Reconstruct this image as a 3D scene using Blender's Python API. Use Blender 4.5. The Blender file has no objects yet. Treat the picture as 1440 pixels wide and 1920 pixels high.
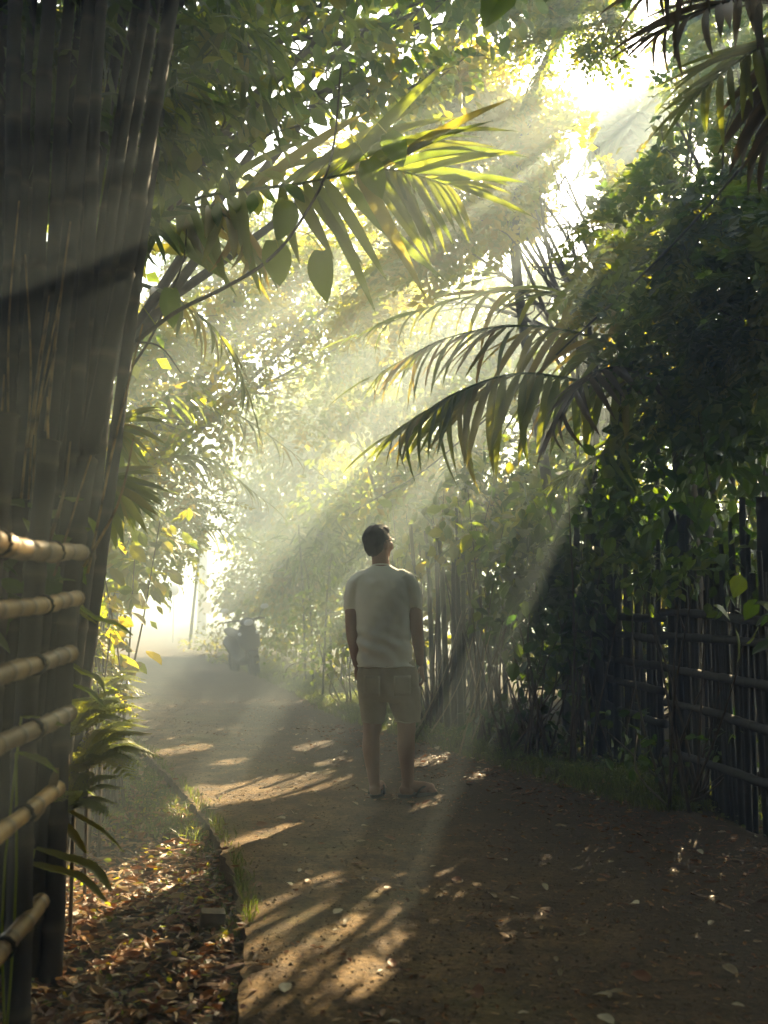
import bpy, math, random
import numpy as np
from mathutils import Vector, Matrix, noise as mnoise

# ------------------------------------------------------------------ camera, sky, sun, exposure
SC = bpy.context.scene
COL = SC.collection
R = math.radians
CAM_H, PITCH, FPX = 1.23, R(5.14), 1867.0
cam_d = bpy.data.cameras.new('camera')
cam_d.sensor_fit = 'VERTICAL'; cam_d.sensor_height = 36.0; cam_d.lens = 36.0 * FPX / 1920.0
cam_d.clip_start = 0.05; cam_d.clip_end = 1000
cam_d.dof.use_dof = True; cam_d.dof.focus_distance = 6.4; cam_d.dof.aperture_fstop = 2.8
cam = bpy.data.objects.new('camera', cam_d); COL.objects.link(cam)
cam.location = (0, 0, CAM_H); cam.rotation_euler = (math.pi / 2 + PITCH, 0, 0)
SC.camera = cam

SUN_AZ, SUN_EL = R(22.9), R(30.7)            # azimuth measured from +Y towards +X
SUN_DIR = np.array([math.sin(SUN_AZ) * math.cos(SUN_EL), math.cos(SUN_AZ) * math.cos(SUN_EL), math.sin(SUN_EL)])
world = bpy.data.worlds.new('World'); SC.world = world; world.use_nodes = True
wn = world.node_tree.nodes; wl = world.node_tree.links
sky = wn.new('ShaderNodeTexSky'); sky.sky_type = 'NISHITA'; sky.sun_disc = False
sky.sun_elevation = SUN_EL; sky.sun_rotation = SUN_AZ
sky.air_density = 1.0; sky.dust_density = 2.0; sky.ozone_density = 1.0
wn['Background'].inputs['Strength'].default_value = 0.05
wl.new(sky.outputs[0], wn['Background'].inputs['Color'])
sun_d = bpy.data.lights.new('sun', 'SUN'); sun_d.energy = 5.0; sun_d.angle = R(0.5); sun_d.color = (1.0, 0.80, 0.48)
sun = bpy.data.objects.new('sun', sun_d); COL.objects.link(sun)
sun.rotation_euler = Vector(-SUN_DIR).to_track_quat('-Z', 'Y').to_euler()
sun.location = (0, 0, 30)
SC.view_settings.view_transform = 'Standard'; SC.view_settings.look = 'None'
SC.view_settings.gamma = 1.0; SC.view_settings.use_curve_mapping = False
SC.view_settings.exposure = 3.45
cy = SC.cycles
cy.max_bounces = 5; cy.diffuse_bounces = 2; cy.glossy_bounces = 1; cy.transmission_bounces = 3
cy.volume_bounces = 0; cy.transparent_max_bounces = 4
cy.caustics_reflective = False; cy.caustics_refractive = False
cy.sample_clamp_indirect = 3.0
cy.use_adaptive_sampling = True; cy.adaptive_threshold = 0.015
cy.use_denoising = True
HAZE_DENSITY, HAZE_G = 0.038, 0.45

rng = np.random.default_rng(11)
random.seed(11)

# ------------------------------------------------------------------ helpers
def at(u, v, y):
    """world point on the sight line of photo pixel (u, v), at distance y along the lane"""
    a, b = (u - 720) / FPX, (960 - v) / FPX
    d = np.array([a, math.cos(PITCH) - b * math.sin(PITCH), math.sin(PITCH) + b * math.cos(PITCH)])
    return np.array([0, 0, CAM_H]) + d * (y / d[1])

def nrm(a):
    a = np.asarray(a, float)
    return a / np.maximum(np.linalg.norm(a, axis=-1, keepdims=True), 1e-9)

def tag(o, label=None, cat=None, group=None, kind=None):
    if label: o['label'] = label
    if cat: o['category'] = cat
    if group: o['group'] = group
    if kind: o['kind'] = kind
    return o

def empty(name, loc, label=None, cat=None, group=None):
    o = bpy.data.objects.new(name, None); COL.objects.link(o); o.location = Vector(loc); o.empty_display_size = 0.1
    return tag(o, label, cat, group)

def link(name, me, parent=None, loc=None, mat=None):
    o = bpy.data.objects.new(name, me); COL.objects.link(o)
    if mat is not None and len(me.materials) == 0: me.materials.append(mat)
    if parent is not None:
        o.parent = parent
        p = parent; off = Vector((0, 0, 0))
        while p is not None: off += p.location; p = p.parent      # thing empties are never rotated before children are linked
        o.location = Vector(loc) - off if loc is not None else -off
    elif loc is not None:
        o.location = Vector(loc)
    return o

class MB:
    """collects vertices and faces and makes one mesh"""
    def __init__(s): s.V = []; s.T = []; s.Q = []; s.tint = []; s.n = 0
    def add(s, V, tris=None, quads=None, tint=0.5):
        V = np.asarray(V, float).reshape(-1, 3)
        if tris is not None and len(tris): s.T.append(np.asarray(tris, int).reshape(-1, 3) + s.n)
        if quads is not None and len(quads): s.Q.append(np.asarray(quads, int).reshape(-1, 4) + s.n)
        s.V.append(V); s.tint.append(np.broadcast_to(np.asarray(tint, float), (len(V),)))
        s.n += len(V)
        return s
    def mesh(s, name, smooth=True, origin=None):
        V = np.concatenate(s.V) if s.V else np.zeros((0, 3))
        if origin is not None: V = V - np.asarray(origin)
        T = np.concatenate(s.T) if s.T else np.zeros((0, 3), int)
        Q = np.concatenate(s.Q) if s.Q else np.zeros((0, 4), int)
        me = bpy.data.meshes.new(name)
        me.vertices.add(len(V)); me.vertices.foreach_set('co', V.ravel())
        li = np.concatenate([T.ravel(), Q.ravel()])
        ls = np.concatenate([np.arange(len(T)) * 3, len(T) * 3 + np.arange(len(Q)) * 4])
        lt = np.concatenate([np.full(len(T), 3), np.full(len(Q), 4)])
        me.loops.add(len(li)); me.loops.foreach_set('vertex_index', li)
        me.polygons.add(len(ls)); me.polygons.foreach_set('loop_start', ls); me.polygons.foreach_set('loop_total', lt)
        me.polygons.foreach_set('use_smooth', np.full(len(ls), smooth))
        a = me.attributes.new('tint', 'FLOAT', 'POINT'); a.data.foreach_set('value', np.concatenate(s.tint) if s.tint else [])
        me.update(calc_edges=True)
        return me
    def build(s, name, mat, parent=None, smooth=True, world=True):
        return link(name, s.mesh(name, smooth), parent, (0, 0, 0) if (parent and world) else None, mat)

def frames(P, up=(0, 0, 1)):
    P = np.asarray(P, float)
    T = nrm(np.gradient(P, axis=0))
    ref = np.asarray(up, float)
    S = np.cross(T, ref)
    bad = np.linalg.norm(S, axis=1) < 0.15
    S[bad] = np.cross(T[bad], np.array([0, 1.0, 0.01]))
    S = nrm(S); N = nrm(np.cross(S, T))
    return T, S, N

def tube(mb, P, rad, seg=6, ry=None, cap=True, tint=0.5, up=(0, 0, 1)):
    """swept tube along P; rad along the side axis, ry along the other one"""
    P = np.asarray(P, float); n = len(P)
    rad = np.broadcast_to(np.asarray(rad, float), (n,)); ry = rad if ry is None else np.broadcast_to(np.asarray(ry, float), (n,))
    T, S, N = frames(P, up)
    a = np.linspace(0, 2 * math.pi, seg, endpoint=False)
    V = P[:, None] + S[:, None] * (np.cos(a)[None, :, None] * rad[:, None, None]) + N[:, None] * (np.sin(a)[None, :, None] * ry[:, None, None])
    V = V.reshape(-1, 3)
    i, j = np.meshgrid(np.arange(n - 1), np.arange(seg), indexing='ij'); k = (j + 1) % seg
    Q = np.stack([i * seg + j, i * seg + k, (i + 1) * seg + k, (i + 1) * seg + j], -1).reshape(-1, 4)
    tn = np.repeat(np.broadcast_to(np.asarray(tint, float), (n,)), seg)
    tris = []
    if cap:
        V = np.concatenate([V, P[:1], P[-1:]]); c0, c1 = n * seg, n * seg + 1
        jj = np.arange(seg); kk = (jj + 1) % seg
        tris = np.concatenate([np.stack([np.full(seg, c0), kk, jj], -1), np.stack([np.full(seg, c1), (n - 1) * seg + jj, (n - 1) * seg + kk], -1)])
        tn = np.concatenate([tn, tn[:1], tn[-1:]])
    mb.add(V, tris, Q, tn)
    return mb

def box(mb, c, s, rot=None, tint=0.5, bev=0.0):
    c = np.asarray(c, float); h = np.asarray(s, float) / 2
    V = np.array([[x, y, z] for x in (-1, 1) for y in (-1, 1) for z in (-1, 1)], float) * h
    if rot is not None: V = V @ np.array(rot.to_3x3()).T
    mb.add(V + c, None, [[0, 1, 3, 2], [4, 6, 7, 5], [0, 4, 5, 1], [2, 3, 7, 6], [0, 2, 6, 4], [1, 5, 7, 3]], tint)
    return mb

def ellipsoid(mb, c, r, rot=None, nu=16, nv=10, tint=0.5):
    th = np.linspace(0, math.pi, nv + 1)[1:-1]; ph = np.linspace(0, 2 * math.pi, nu, endpoint=False)
    V = np.stack([np.outer(np.sin(th), np.cos(ph)), np.outer(np.sin(th), np.sin(ph)), np.outer(np.cos(th), np.ones(nu))], -1).reshape(-1, 3)
    V = np.concatenate([V, [[0, 0, 1], [0, 0, -1]]]) * np.asarray(r, float)
    if rot is not None: V = V @ np.array(rot.to_3x3()).T
    m = nv - 1
    i, j = np.meshgrid(np.arange(m - 1), np.arange(nu), indexing='ij'); k = (j + 1) % nu
    Q = np.stack([i * nu + j, (i + 1) * nu + j, (i + 1) * nu + k, i * nu + k], -1).reshape(-1, 4)
    jj = np.arange(nu); kk = (jj + 1) % nu
    T = np.concatenate([np.stack([np.full(nu, m * nu), jj, kk], -1), np.stack([np.full(nu, m * nu + 1), (m - 1) * nu + kk, (m - 1) * nu + jj], -1)])
    mb.add(V + np.asarray(c, float), T, Q, tint)
    return mb

def smooth_path(pts, n):
    """Catmull-Rom through pts"""
    P = np.asarray(pts, float)
    if len(P) == 2: return P[0] + (P[1] - P[0]) * np.linspace(0, 1, n)[:, None]
    E = np.concatenate([[2 * P[0] - P[1]], P, [2 * P[-1] - P[-2]]])
    t = np.linspace(0, len(P) - 1 - 1e-6, n); i = t.astype(int); f = (t - i)[:, None]
    a, b, c, d = E[i], E[i + 1], E[i + 2], E[i + 3]
    return 0.5 * (2 * b + (c - a) * f + (2 * a - 5 * b + 4 * c - d) * f ** 2 + (3 * b - a - 3 * c + d) * f ** 3)

# ------------------------------------------------------------------ materials
def new_mat(name):
    m = bpy.data.materials.new(name); m.use_nodes = True
    nt = m.node_tree; b = nt.nodes['Principled BSDF']
    return m, nt, b
def N(nt, t, **kw):
    n = nt.nodes.new(t)
    for k, v in kw.items():
        if k in n.inputs: n.inputs[k].default_value = v
        else: setattr(n, k, v)
    return n
def ramp(nt, fac, stops):
    r = nt.nodes.new('ShaderNodeValToRGB'); e = r.color_ramp.elements
    while len(e) < len(stops): e.new(0.5)
    for x, (p, c) in zip(e, stops): x.position = p; x.color = (*c, 1)
    nt.links.new(fac, r.inputs[0]); return r.outputs[0]
def noise_fac(nt, scale, detail=4, rough=0.6, coord='Object', sc3=None):
    tc = nt.nodes.new('ShaderNodeTexCoord'); n = N(nt, 'ShaderNodeTexNoise', Scale=scale, Detail=detail, Roughness=rough)
    if sc3:
        mp = nt.nodes.new('ShaderNodeMapping'); mp.inputs['Scale'].default_value = sc3
        nt.links.new(tc.outputs[coord], mp.inputs[0]); nt.links.new(mp.outputs[0], n.inputs['Vector'])
    else: nt.links.new(tc.outputs[coord], n.inputs['Vector'])
    return n.outputs[0]
def bump(nt, b, fac, strength=0.4, dist=0.01):
    n = N(nt, 'ShaderNodeBump', Strength=strength, Distance=dist)
    nt.links.new(fac, n.inputs['Height']); nt.links.new(n.outputs[0], b.inputs['Normal'])

def leaf_mat(name, stops, tstops, trans=0.5, rough=0.45, spec=0.5):
    m, nt, b = new_mat(name)
    at_ = N(nt, 'ShaderNodeAttribute', attribute_name='tint')
    c = ramp(nt, at_.outputs['Fac'], stops); tcol = ramp(nt, at_.outputs['Fac'], tstops)
    nt.links.new(c, b.inputs['Base Color']); b.inputs['Roughness'].default_value = rough
    b.inputs['Specular IOR Level'].default_value = spec
    tr = nt.nodes.new('ShaderNodeBsdfTranslucent'); nt.links.new(tcol, tr.inputs['Color'])
    mx = nt.nodes.new('ShaderNodeMixShader'); mx.inputs[0].default_value = trans
    nt.links.new(b.outputs[0], mx.inputs[1]); nt.links.new(tr.outputs[0], mx.inputs[2])
    nt.links.new(mx.outputs[0], nt.nodes['Material Output'].inputs['Surface'])
    return m
def plain(name, c1, c2, scale=8, rough=0.7, bumps=0.3, dist=0.01, spec=0.3, sc3=None, coord='Object'):
    m, nt, b = new_mat(name)
    f = noise_fac(nt, scale, sc3=sc3, coord=coord)
    nt.links.new(ramp(nt, f, [(0.3, c1), (0.7, c2)]), b.inputs['Base Color'])
    b.inputs['Roughness'].default_value = rough; b.inputs['Specular IOR Level'].default_value = spec
    if bumps: bump(nt, b, f, bumps, dist)
    return m

M = {}
M['leaf'] = leaf_mat('leaf_green', [(0, (.02, .045, .008)), (.55, (.05, .085, .012)), (1, (.13, .12, .015))],
                     [(0, (.12, .24, .008)), (.5, (.32, .40, .012)), (1, (.60, .46, .015))], .58)
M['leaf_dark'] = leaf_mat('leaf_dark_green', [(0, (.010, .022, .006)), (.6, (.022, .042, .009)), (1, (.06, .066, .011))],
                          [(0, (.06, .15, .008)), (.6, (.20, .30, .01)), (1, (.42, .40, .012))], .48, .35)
M['leaf_yellow'] = leaf_mat('leaf_yellow_green', [(0, (.04, .06, .01)), (.5, (.08, .10, .012)), (1, (.16, .13, .015))],
                            [(0, (.20, .32, .01)), (.5, (.42, .44, .015)), (1, (.64, .46, .015))], .6)
M['palm'] = leaf_mat('palm_leaf', [(0, (.02, .04, .01)), (.6, (.05, .075, .015)), (1, (.13, .09, .03))],
                     [(0, (.12, .22, .012)), (.6, (.36, .40, .03)), (1, (.55, .34, .05))], .52, .35)
M['palm_brown'] = leaf_mat('palm_leaf_brown', [(0, (.05, .035, .015)), (1, (.12, .075, .03))], [(0, (.12, .08, .02)), (1, (.28, .16, .04))], .3, .5)
M['fern'] = leaf_mat('fern_leaf', [(0, (.07, .11, .012)), (1, (.17, .19, .02))], [(0, (.34, .44, .02)), (1, (.62, .60, .03))], .55)
M['litter'] = leaf_mat('dry_leaf', [(0, (.035, .018, .008)), (.4, (.15, .052, .012)), (.7, (.28, .115, .028)), (1, (.42, .30, .15))],
                       [(0, (.03, .012, .004)), (.5, (.20, .06, .012)), (1, (.30, .17, .05))], .3, .5, .4)
M['pale_leaf'] = leaf_mat('pale_dry_leaf', [(0, (.16, .11, .055)), (.5, (.36, .29, .17)), (1, (.55, .49, .34))],
                          [(0, (.12, .06, .02)), (1, (.3, .2, .08))], .25, .5, .4)
M['grass'] = leaf_mat('grass_blade', [(0, (.025, .045, .01)), (1, (.08, .10, .02))], [(0, (.10, .16, .012)), (1, (.30, .32, .03))], .45, .45)
M['bark'] = plain('bark', (.035, .027, .018), (.10, .078, .052), 14, .85, .6, .012, .2, (1, 1, .25))
M['twig'] = plain('twig_bark', (.05, .035, .02), (.12, .085, .05), 20, .8, .3, .004, .2)
def bamboo(name, stops, node, rough=.45, grain=(1, 1, .35)):
    m, nt, b = new_mat(name)
    f = noise_fac(nt, 9, 5, .65, sc3=grain)
    c = ramp(nt, f, stops)
    a = N(nt, 'ShaderNodeAttribute', attribute_name='tint')
    mx = nt.nodes.new('ShaderNodeMix'); mx.data_type = 'RGBA'; mx.inputs[7].default_value = (*node, 1)
    oi = nt.nodes.new('ShaderNodeObjectInfo'); mr = N(nt, 'ShaderNodeMapRange'); mr.inputs['To Min'].default_value = .55; mr.inputs['To Max'].default_value = 1.35; nt.links.new(oi.outputs['Random'], mr.inputs[0])
    st_ = noise_fac(nt, 3.0, 6, .7); sr = ramp(nt, st_, [(.40, (.45, .42, .36)), (.62, (1, 1, 1))])
    m1 = nt.nodes.new('ShaderNodeMix'); m1.data_type = 'RGBA'; m1.blend_type = 'MULTIPLY'; m1.inputs[0].default_value = 1; nt.links.new(c, m1.inputs[6]); nt.links.new(sr, m1.inputs[7])
    m3 = N(nt, 'ShaderNodeVectorMath', operation='SCALE'); nt.links.new(m1.outputs[2], m3.inputs[0]); nt.links.new(mr.outputs[0], m3.inputs['Scale'])
    nt.links.new(a.outputs['Fac'], mx.inputs[0]); nt.links.new(m3.outputs[0], mx.inputs[6]); nt.links.new(mx.outputs[2], b.inputs['Base Color'])
    b.inputs['Roughness'].default_value = rough; b.inputs['Specular IOR Level'].default_value = .45
    bump(nt, b, noise_fac(nt, 60, 3, .6, sc3=(1, 1, .1)), .25, .002)
    return m
M['bamboo_dark'] = bamboo('old_bamboo', [(.3, (.012, .008, .004)), (.55, (.032, .021, .010)), (.75, (.075, .048, .02))], (.10, .075, .045), .7)
M['bamboo_shaded'] = bamboo('shade_darkened_bamboo', [(.3, (.007, .005, .003)), (.55, (.016, .011, .006)), (.75, (.034, .022, .011))], (.006, .004, .003), .75)  # near-black bamboo copy: shade of the fence side is put into its colour
M['bamboo_tan'] = bamboo('cut_bamboo', [(.25, (.18, .09, .022)), (.5, (.42, .25, .07)), (.75, (.54, .36, .12))], (.05, .028, .012), .5, (1.6, .25, 1.6))
M['bamboo_green'] = bamboo('live_bamboo', [(.3, (.04, .05, .018)), (.6, (.09, .10, .03)), (.8, (.15, .13, .05))], (.03, .028, .015), .45)
M['cord'] = plain('black_twine', (.012, .010, .008), (.03, .025, .02), 40, .9, 0)
M['cable'] = plain('cable_rubber', (.015, .015, .015), (.03, .03, .03), 10, .6, 0)
M['skin'] = plain('skin', (.27, .145, .095), (.33, .185, .125), 6, .55, .05, .002, .35)
M['shirt'] = plain('shirt_cotton', (.77, .745, .67), (.83, .81, .74), 5, .9, .12, .004, .15)
M['shorts'] = plain('shorts_cotton', (.30, .26, .19), (.37, .325, .24), 7, .9, .2, .004, .15)
M['hair'] = plain('hair', (.012, .009, .007), (.03, .022, .017), 60, .6, .6, .004, .4, (1, 1, .2))
M['black'] = plain('black_rubber', (.012, .012, .012), (.025, .024, .022), 12, .6, .1, .003)
M['lens'] = plain('spectacle_frame', (.01, .01, .01), (.02, .02, .02), 12, .25, 0, spec=.6)
M['paint'] = plain('scooter_paint', (.012, .013, .016), (.02, .022, .026), 3, .55, 0, spec=.25)
M['chrome'] = plain('pale_plastic', (.55, .56, .57), (.68, .69, .70), 3, .3, 0, spec=.6)
M['concrete_pole'] = plain('pole_concrete', (.28, .27, .25), (.38, .37, .34), 4, .9, .2)
M['board'] = plain('sign_board', (.45, .22, .08), (.55, .28, .10), 3, .6, 0)
M['white'] = plain('white_enamel', (.74, .74, .72), (.80, .80, .78), 3, .5, 0)
M['block'] = plain('broken_block', (.09, .07, .05), (.22, .16, .10), 22, .9, .5, .006)

# soil, grass base
m, nt, b = new_mat('soil'); M['soil'] = m
f1 = noise_fac(nt, 1.3, 6, .65); f2 = noise_fac(nt, 22, 5, .7)
mx = nt.nodes.new('ShaderNodeMix'); mx.data_type = 'RGBA'; nt.links.new(f1, mx.inputs[0])
nt.links.new(ramp(nt, f2, [(.3, (.025, .016, .009)), (.7, (.085, .05, .024))]), mx.inputs[6])
nt.links.new(ramp(nt, f2, [(.3, (.03, .028, .012)), (.7, (.07, .06, .025))]), mx.inputs[7])
nt.links.new(mx.outputs[2], b.inputs['Base Color']); b.inputs['Roughness'].default_value = .95; b.inputs['Specular IOR Level'].default_value = .15
bump(nt, b, f2, .8, .03)
# lane: worn concrete with a skin of dirt and moss
m, nt, b = new_mat('worn_lane'); M['lane'] = m
f1 = noise_fac(nt, .9, 6, .6); f2 = noise_fac(nt, 38, 6, .7); f3 = noise_fac(nt, 5, 5, .65)
c1 = ramp(nt, f2, [(.30, (.035, .022, .012)), (.48, (.17, .105, .045)), (.75, (.32, .205, .085))])
c2 = ramp(nt, f2, [(.30, (.025, .016, .008)), (.55, (.09, .054, .025)), (.8, (.17, .105, .045))])
mx = nt.nodes.new('ShaderNodeMix'); mx.data_type = 'RGBA'
nt.links.new(ramp(nt, f3, [(.42, (0, 0, 0)), (.6, (1, 1, 1))]), mx.inputs[0]); nt.links.new(c1, mx.inputs[6]); nt.links.new(c2, mx.inputs[7])
mo = nt.nodes.new('ShaderNodeMix'); mo.data_type = 'RGBA'; mo.inputs[7].default_value = (.10, .095, .025, 1)
nt.links.new(ramp(nt, f1, [(.52, (0, 0, 0)), (.68, (.7, .7, .7))]), mo.inputs[0]); nt.links.new(mx.outputs[2], mo.inputs[6])
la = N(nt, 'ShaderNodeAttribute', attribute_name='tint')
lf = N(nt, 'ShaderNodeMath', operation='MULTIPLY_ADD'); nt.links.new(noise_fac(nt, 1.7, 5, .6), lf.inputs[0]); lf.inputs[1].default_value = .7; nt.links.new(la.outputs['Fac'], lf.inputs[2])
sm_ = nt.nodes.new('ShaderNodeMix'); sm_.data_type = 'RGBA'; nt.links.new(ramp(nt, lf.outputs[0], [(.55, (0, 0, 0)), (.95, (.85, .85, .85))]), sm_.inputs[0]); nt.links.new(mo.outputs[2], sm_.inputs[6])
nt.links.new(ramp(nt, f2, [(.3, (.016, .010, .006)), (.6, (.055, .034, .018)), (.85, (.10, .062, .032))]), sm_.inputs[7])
nt.links.new(sm_.outputs[2], b.inputs['Base Color']); b.inputs['Roughness'].default_value = .88; b.inputs['Specular IOR Level'].default_value = .25
ad = N(nt, 'ShaderNodeMath', operation='ADD'); nt.links.new(f2, ad.inputs[0]); nt.links.new(f3, ad.inputs[1])
bump(nt, b, ad.outputs[0], .9, .02)

# ------------------------------------------------------------------ ground and lane
LY = np.array([-8, 0, 2.97, 3.52, 4.67, 5.7, 6.9, 9.0, 11.4, 14.2, 21.5, 32, 60.0, 110])
LX = np.array([-.2, -.25, -.41, -.47, -.675, -.98, -1.40, -2.25, -3.2, -4.05, -6.0, -8.3, -15, -28])
RY = np.array([-8, 0, 3.0, 5.0, 5.9, 6.9, 8.4, 10.8, 14.2, 26.4, 37, 60, 110])
RX = np.array([2.9, 2.6, 2.3, 2.0, 1.75, 1.22, .55, -.45, -1.3, -4.8, -7.6, -12.5, -25.])
def spl(y, Y, X):
    y = np.asarray(y, float)
    return (np.interp(y, Y, X) * 2 + np.interp(y - .5, Y, X) + np.interp(y + .5, Y, X)) / 4
def lane_l(y): return spl(y, LY, LX)
def lane_r(y): return spl(y, RY, RX)
def wob(x, y, s=1.0):
    return np.sin(x * 3.1 * s + 1.3 * np.sin(y * 2.3 * s)) * .5 + np.sin(y * 4.7 * s + 2 * np.sin(x * 1.9 * s)) * .5
def ground_h(x, y):
    x = np.asarray(x, float); y = np.asarray(y, float)
    l, r = lane_l(y), lane_r(y)
    left = -.085 + .025 * wob(x, y, .8) + .06 * np.clip((l - x - .5) / 2.5, 0, 2)
    right = .015 + .03 * wob(x, y, .6) + .05 * np.clip((x - r) / 2, 0, 3)
    w = np.clip((x - r + .06 * wob(x, y, 1.7)) / .25 + .4, 0, 1)
    h = -.10 * (1 - w) + right * w
    return np.where(x < l - .015, left, h)

gx = np.concatenate([[-125, -60, -30, -18], np.arange(-12, -3, .35), np.arange(-3, 4, .06), np.arange(4, 10, .4), [16, 30, 60, 125]])
gy = np.concatenate([[-125, -50, -20, -8, -3, 0, 1.2], np.arange(2, 9, .07), np.arange(9, 20, .25), np.arange(20, 46, 1.0), [55, 75, 125]])
X, Y = np.meshgrid(gx, gy); Z = ground_h(X, Y)
nx, ny = len(gx), len(gy)
i, j = np.meshgrid(np.arange(ny - 1), np.arange(nx - 1), indexing='ij')
g = MB().add(np.stack([X, Y, Z], -1).reshape(-1, 3), None, np.stack([i * nx + j, i * nx + j + 1, (i + 1) * nx + j + 1, (i + 1) * nx + j], -1).reshape(-1, 4))
tag(g.build('ground', M['soil']), 'dark bare soil ground with scattered litter beside the lane', 'ground', kind='structure')

ly = np.concatenate([np.arange(-8, 2, .5), np.arange(2, 9, .03), np.arange(9, 20, .2), np.arange(20, 100, 1.0)])
l = lane_l(ly) + .010 * np.sin(ly * 5.3) * np.sin(ly * 2.1) + .004 * np.sin(ly * 23 + 2 * np.sin(ly * 9)) + .003 * np.sin(ly * 61) + np.convolve(np.random.default_rng(3).normal(scale=.006, size=len(ly)), [.25, .5, .25], 'same'); r = lane_r(ly) + .12
k = 24; t = np.linspace(0, 1, k)
LXg = l[:, None] + (r - l)[:, None] * t; LYg = np.repeat(ly[:, None], k, 1)
LZg = .006 * wob(LXg, LYg, 1.0) + .004 * wob(LXg + 5, LYg, 3.1)
LZg[:, 0] -= .012
def lane_z(x, y): return .006 * wob(x, y, 1.0) + .004 * wob(x + 5, y, 3.1)
top = np.stack([LXg, LYg, LZg], -1).reshape(-1, 3); n = len(ly)
i, j = np.meshgrid(np.arange(n - 1), np.arange(k - 1), indexing='ij')
Q = np.stack([i * k + j, i * k + j + 1, (i + 1) * k + j + 1, (i + 1) * k + j], -1).reshape(-1, 4)
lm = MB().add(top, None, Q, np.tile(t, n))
side = np.stack([np.stack([l, ly, LZg[:, 0]], -1), np.stack([l - .012, ly, np.full(n, -.2)], -1)], 1).reshape(-1, 3); a_ = np.arange(n - 1)
lm.add(side, None, np.stack([a_ * 2, a_ * 2 + 2, a_ * 2 + 3, a_ * 2 + 1], -1))
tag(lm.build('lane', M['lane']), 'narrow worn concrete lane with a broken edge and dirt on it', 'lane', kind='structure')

# ------------------------------------------------------------------ leaves
LEAF_D = (np.array([[0, 0, 0], [.30, .45, .06], [0, 1, -.03], [-.30, .45, .06]]), np.array([[0, 1, 2], [0, 2, 3]]))
LEAF_A = (np.array([[0, 0, 0], [.22, .22, .05], [.30, .5, .06], [.16, .8, .0], [0, 1, -.10], [-.16, .8, 0], [-.30, .5, .06], [-.22, .22, .05], [0, .4, 0], [0, .75, -.03]]),
          np.array([[0, 1, 8], [0, 8, 7], [1, 2, 8], [7, 8, 6], [2, 3, 9], [2, 9, 8], [6, 8, 9], [6, 9, 5], [3, 4, 9], [9, 4, 5]]))
LEAF_N = (np.array([[0, 0, 0], [.07, .3, .015], [.06, .65, -.02], [0, 1, -.15], [-.06, .65, -.02], [-.07, .3, .015]]), np.array([[0, 1, 5], [1, 2, 5], [2, 4, 5], [2, 3, 4]]))
LEAF_C = (np.array([[0, 0, 0], [.26, .3, .14], [.24, .68, .10], [0, 1, .16], [-.24, .68, .14], [-.26, .3, .08], [0, .35, -.02], [0, .7, .0]]),
          np.array([[0, 1, 6], [0, 6, 5], [1, 2, 7], [1, 7, 6], [5, 6, 7], [5, 7, 4], [2, 3, 7], [7, 3, 4]]))

CARVE = [False]
def scatter(mb, tpl, pos, yd, zn, size, tint):
    V, F = tpl; n = len(pos)
    if n == 0: return
    if CARVE[0]:
        size = np.broadcast_to(np.asarray(size, float), (n,)); tint = np.broadcast_to(tint, (n,))
        kk = keep(pos + nrm(yd) * (size * .5)[:, None], float(size.mean()) * .25); pos, yd, zn, size, tint = pos[kk], yd[kk], zn[kk], size[kk], tint[kk]; n = len(pos)
        if n == 0: return
    y = nrm(yd); x = nrm(np.cross(y, zn)); z = np.cross(x, y)
    size = np.broadcast_to(np.asarray(size, float), (n,))
    W = pos[:, None] + (V[None, :, 0:1] * x[:, None] + V[None, :, 1:2] * y[:, None] + V[None, :, 2:3] * z[:, None]) * size[:, None, None]
    T = (F[None] + (np.arange(n) * len(V))[:, None, None]).reshape(-1, 3)
    mb.add(W.reshape(-1, 3), T, None, np.repeat(np.broadcast_to(tint, (n,)), len(V)))

# openings in the leaf roof: (point the sunlight reaches, radius)
TUBES = []
def opening(p, r): TUBES.append((np.asarray(p, float), r))
def keep(P, pad=.03):
    k = np.ones(len(P), bool)
    for p, r in TUBES:
        d = P - p; t = d @ SUN_DIR
        dist = np.linalg.norm(d - t[:, None] * SUN_DIR, axis=1)
        k &= ~((t > .3) & (dist < r + pad))
    return k

def in_clump(c, r, n):
    d = nrm(rng.normal(size=(n, 3))); q = rng.random(n) ** .45
    r = np.asarray(r if np.ndim(r) else (r, r, r * .72))
    return c + d * q[:, None] * r, d

def sprays(mb, pos, out, L, pairs, leaf, tint, droop=.35, tpl=LEAF_D):
    """pinnate leaves: a row of paired leaflets along a drooping stalk"""
    n = len(pos)
    d = nrm(out + rng.normal(scale=.5, size=(n, 3)) + np.array([0, 0, -droop]))
    up = nrm(np.array([0, 0, 1.0]) + rng.normal(scale=.45, size=(n, 3)))
    s = nrm(np.cross(d, up)); up = np.cross(s, d)
    L = L * rng.uniform(.7, 1.2, n)
    for k in range(pairs):
        f = (k + .6) / pairs
        base = pos + d * (L * f)[:, None] + np.array([0, 0, -1.0]) * (L * f * f * .35)[:, None]
        for sg in (-1, 1):
            ld = d * .55 + s * sg + np.array([0, 0, -.25]) + rng.normal(scale=.15, size=(n, 3))
            scatter(mb, tpl, base, ld, up + rng.normal(scale=.3, size=(n, 3)), leaf * L / L.mean() * (1.1 - .5 * abs(f - .45)), np.clip(tint + rng.normal(scale=.06, size=n), 0, 1))
    scatter(mb, tpl, pos + d * L[:, None] - np.array([0, 0, .35]) * L[:, None], d, up, leaf, tint)

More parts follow.
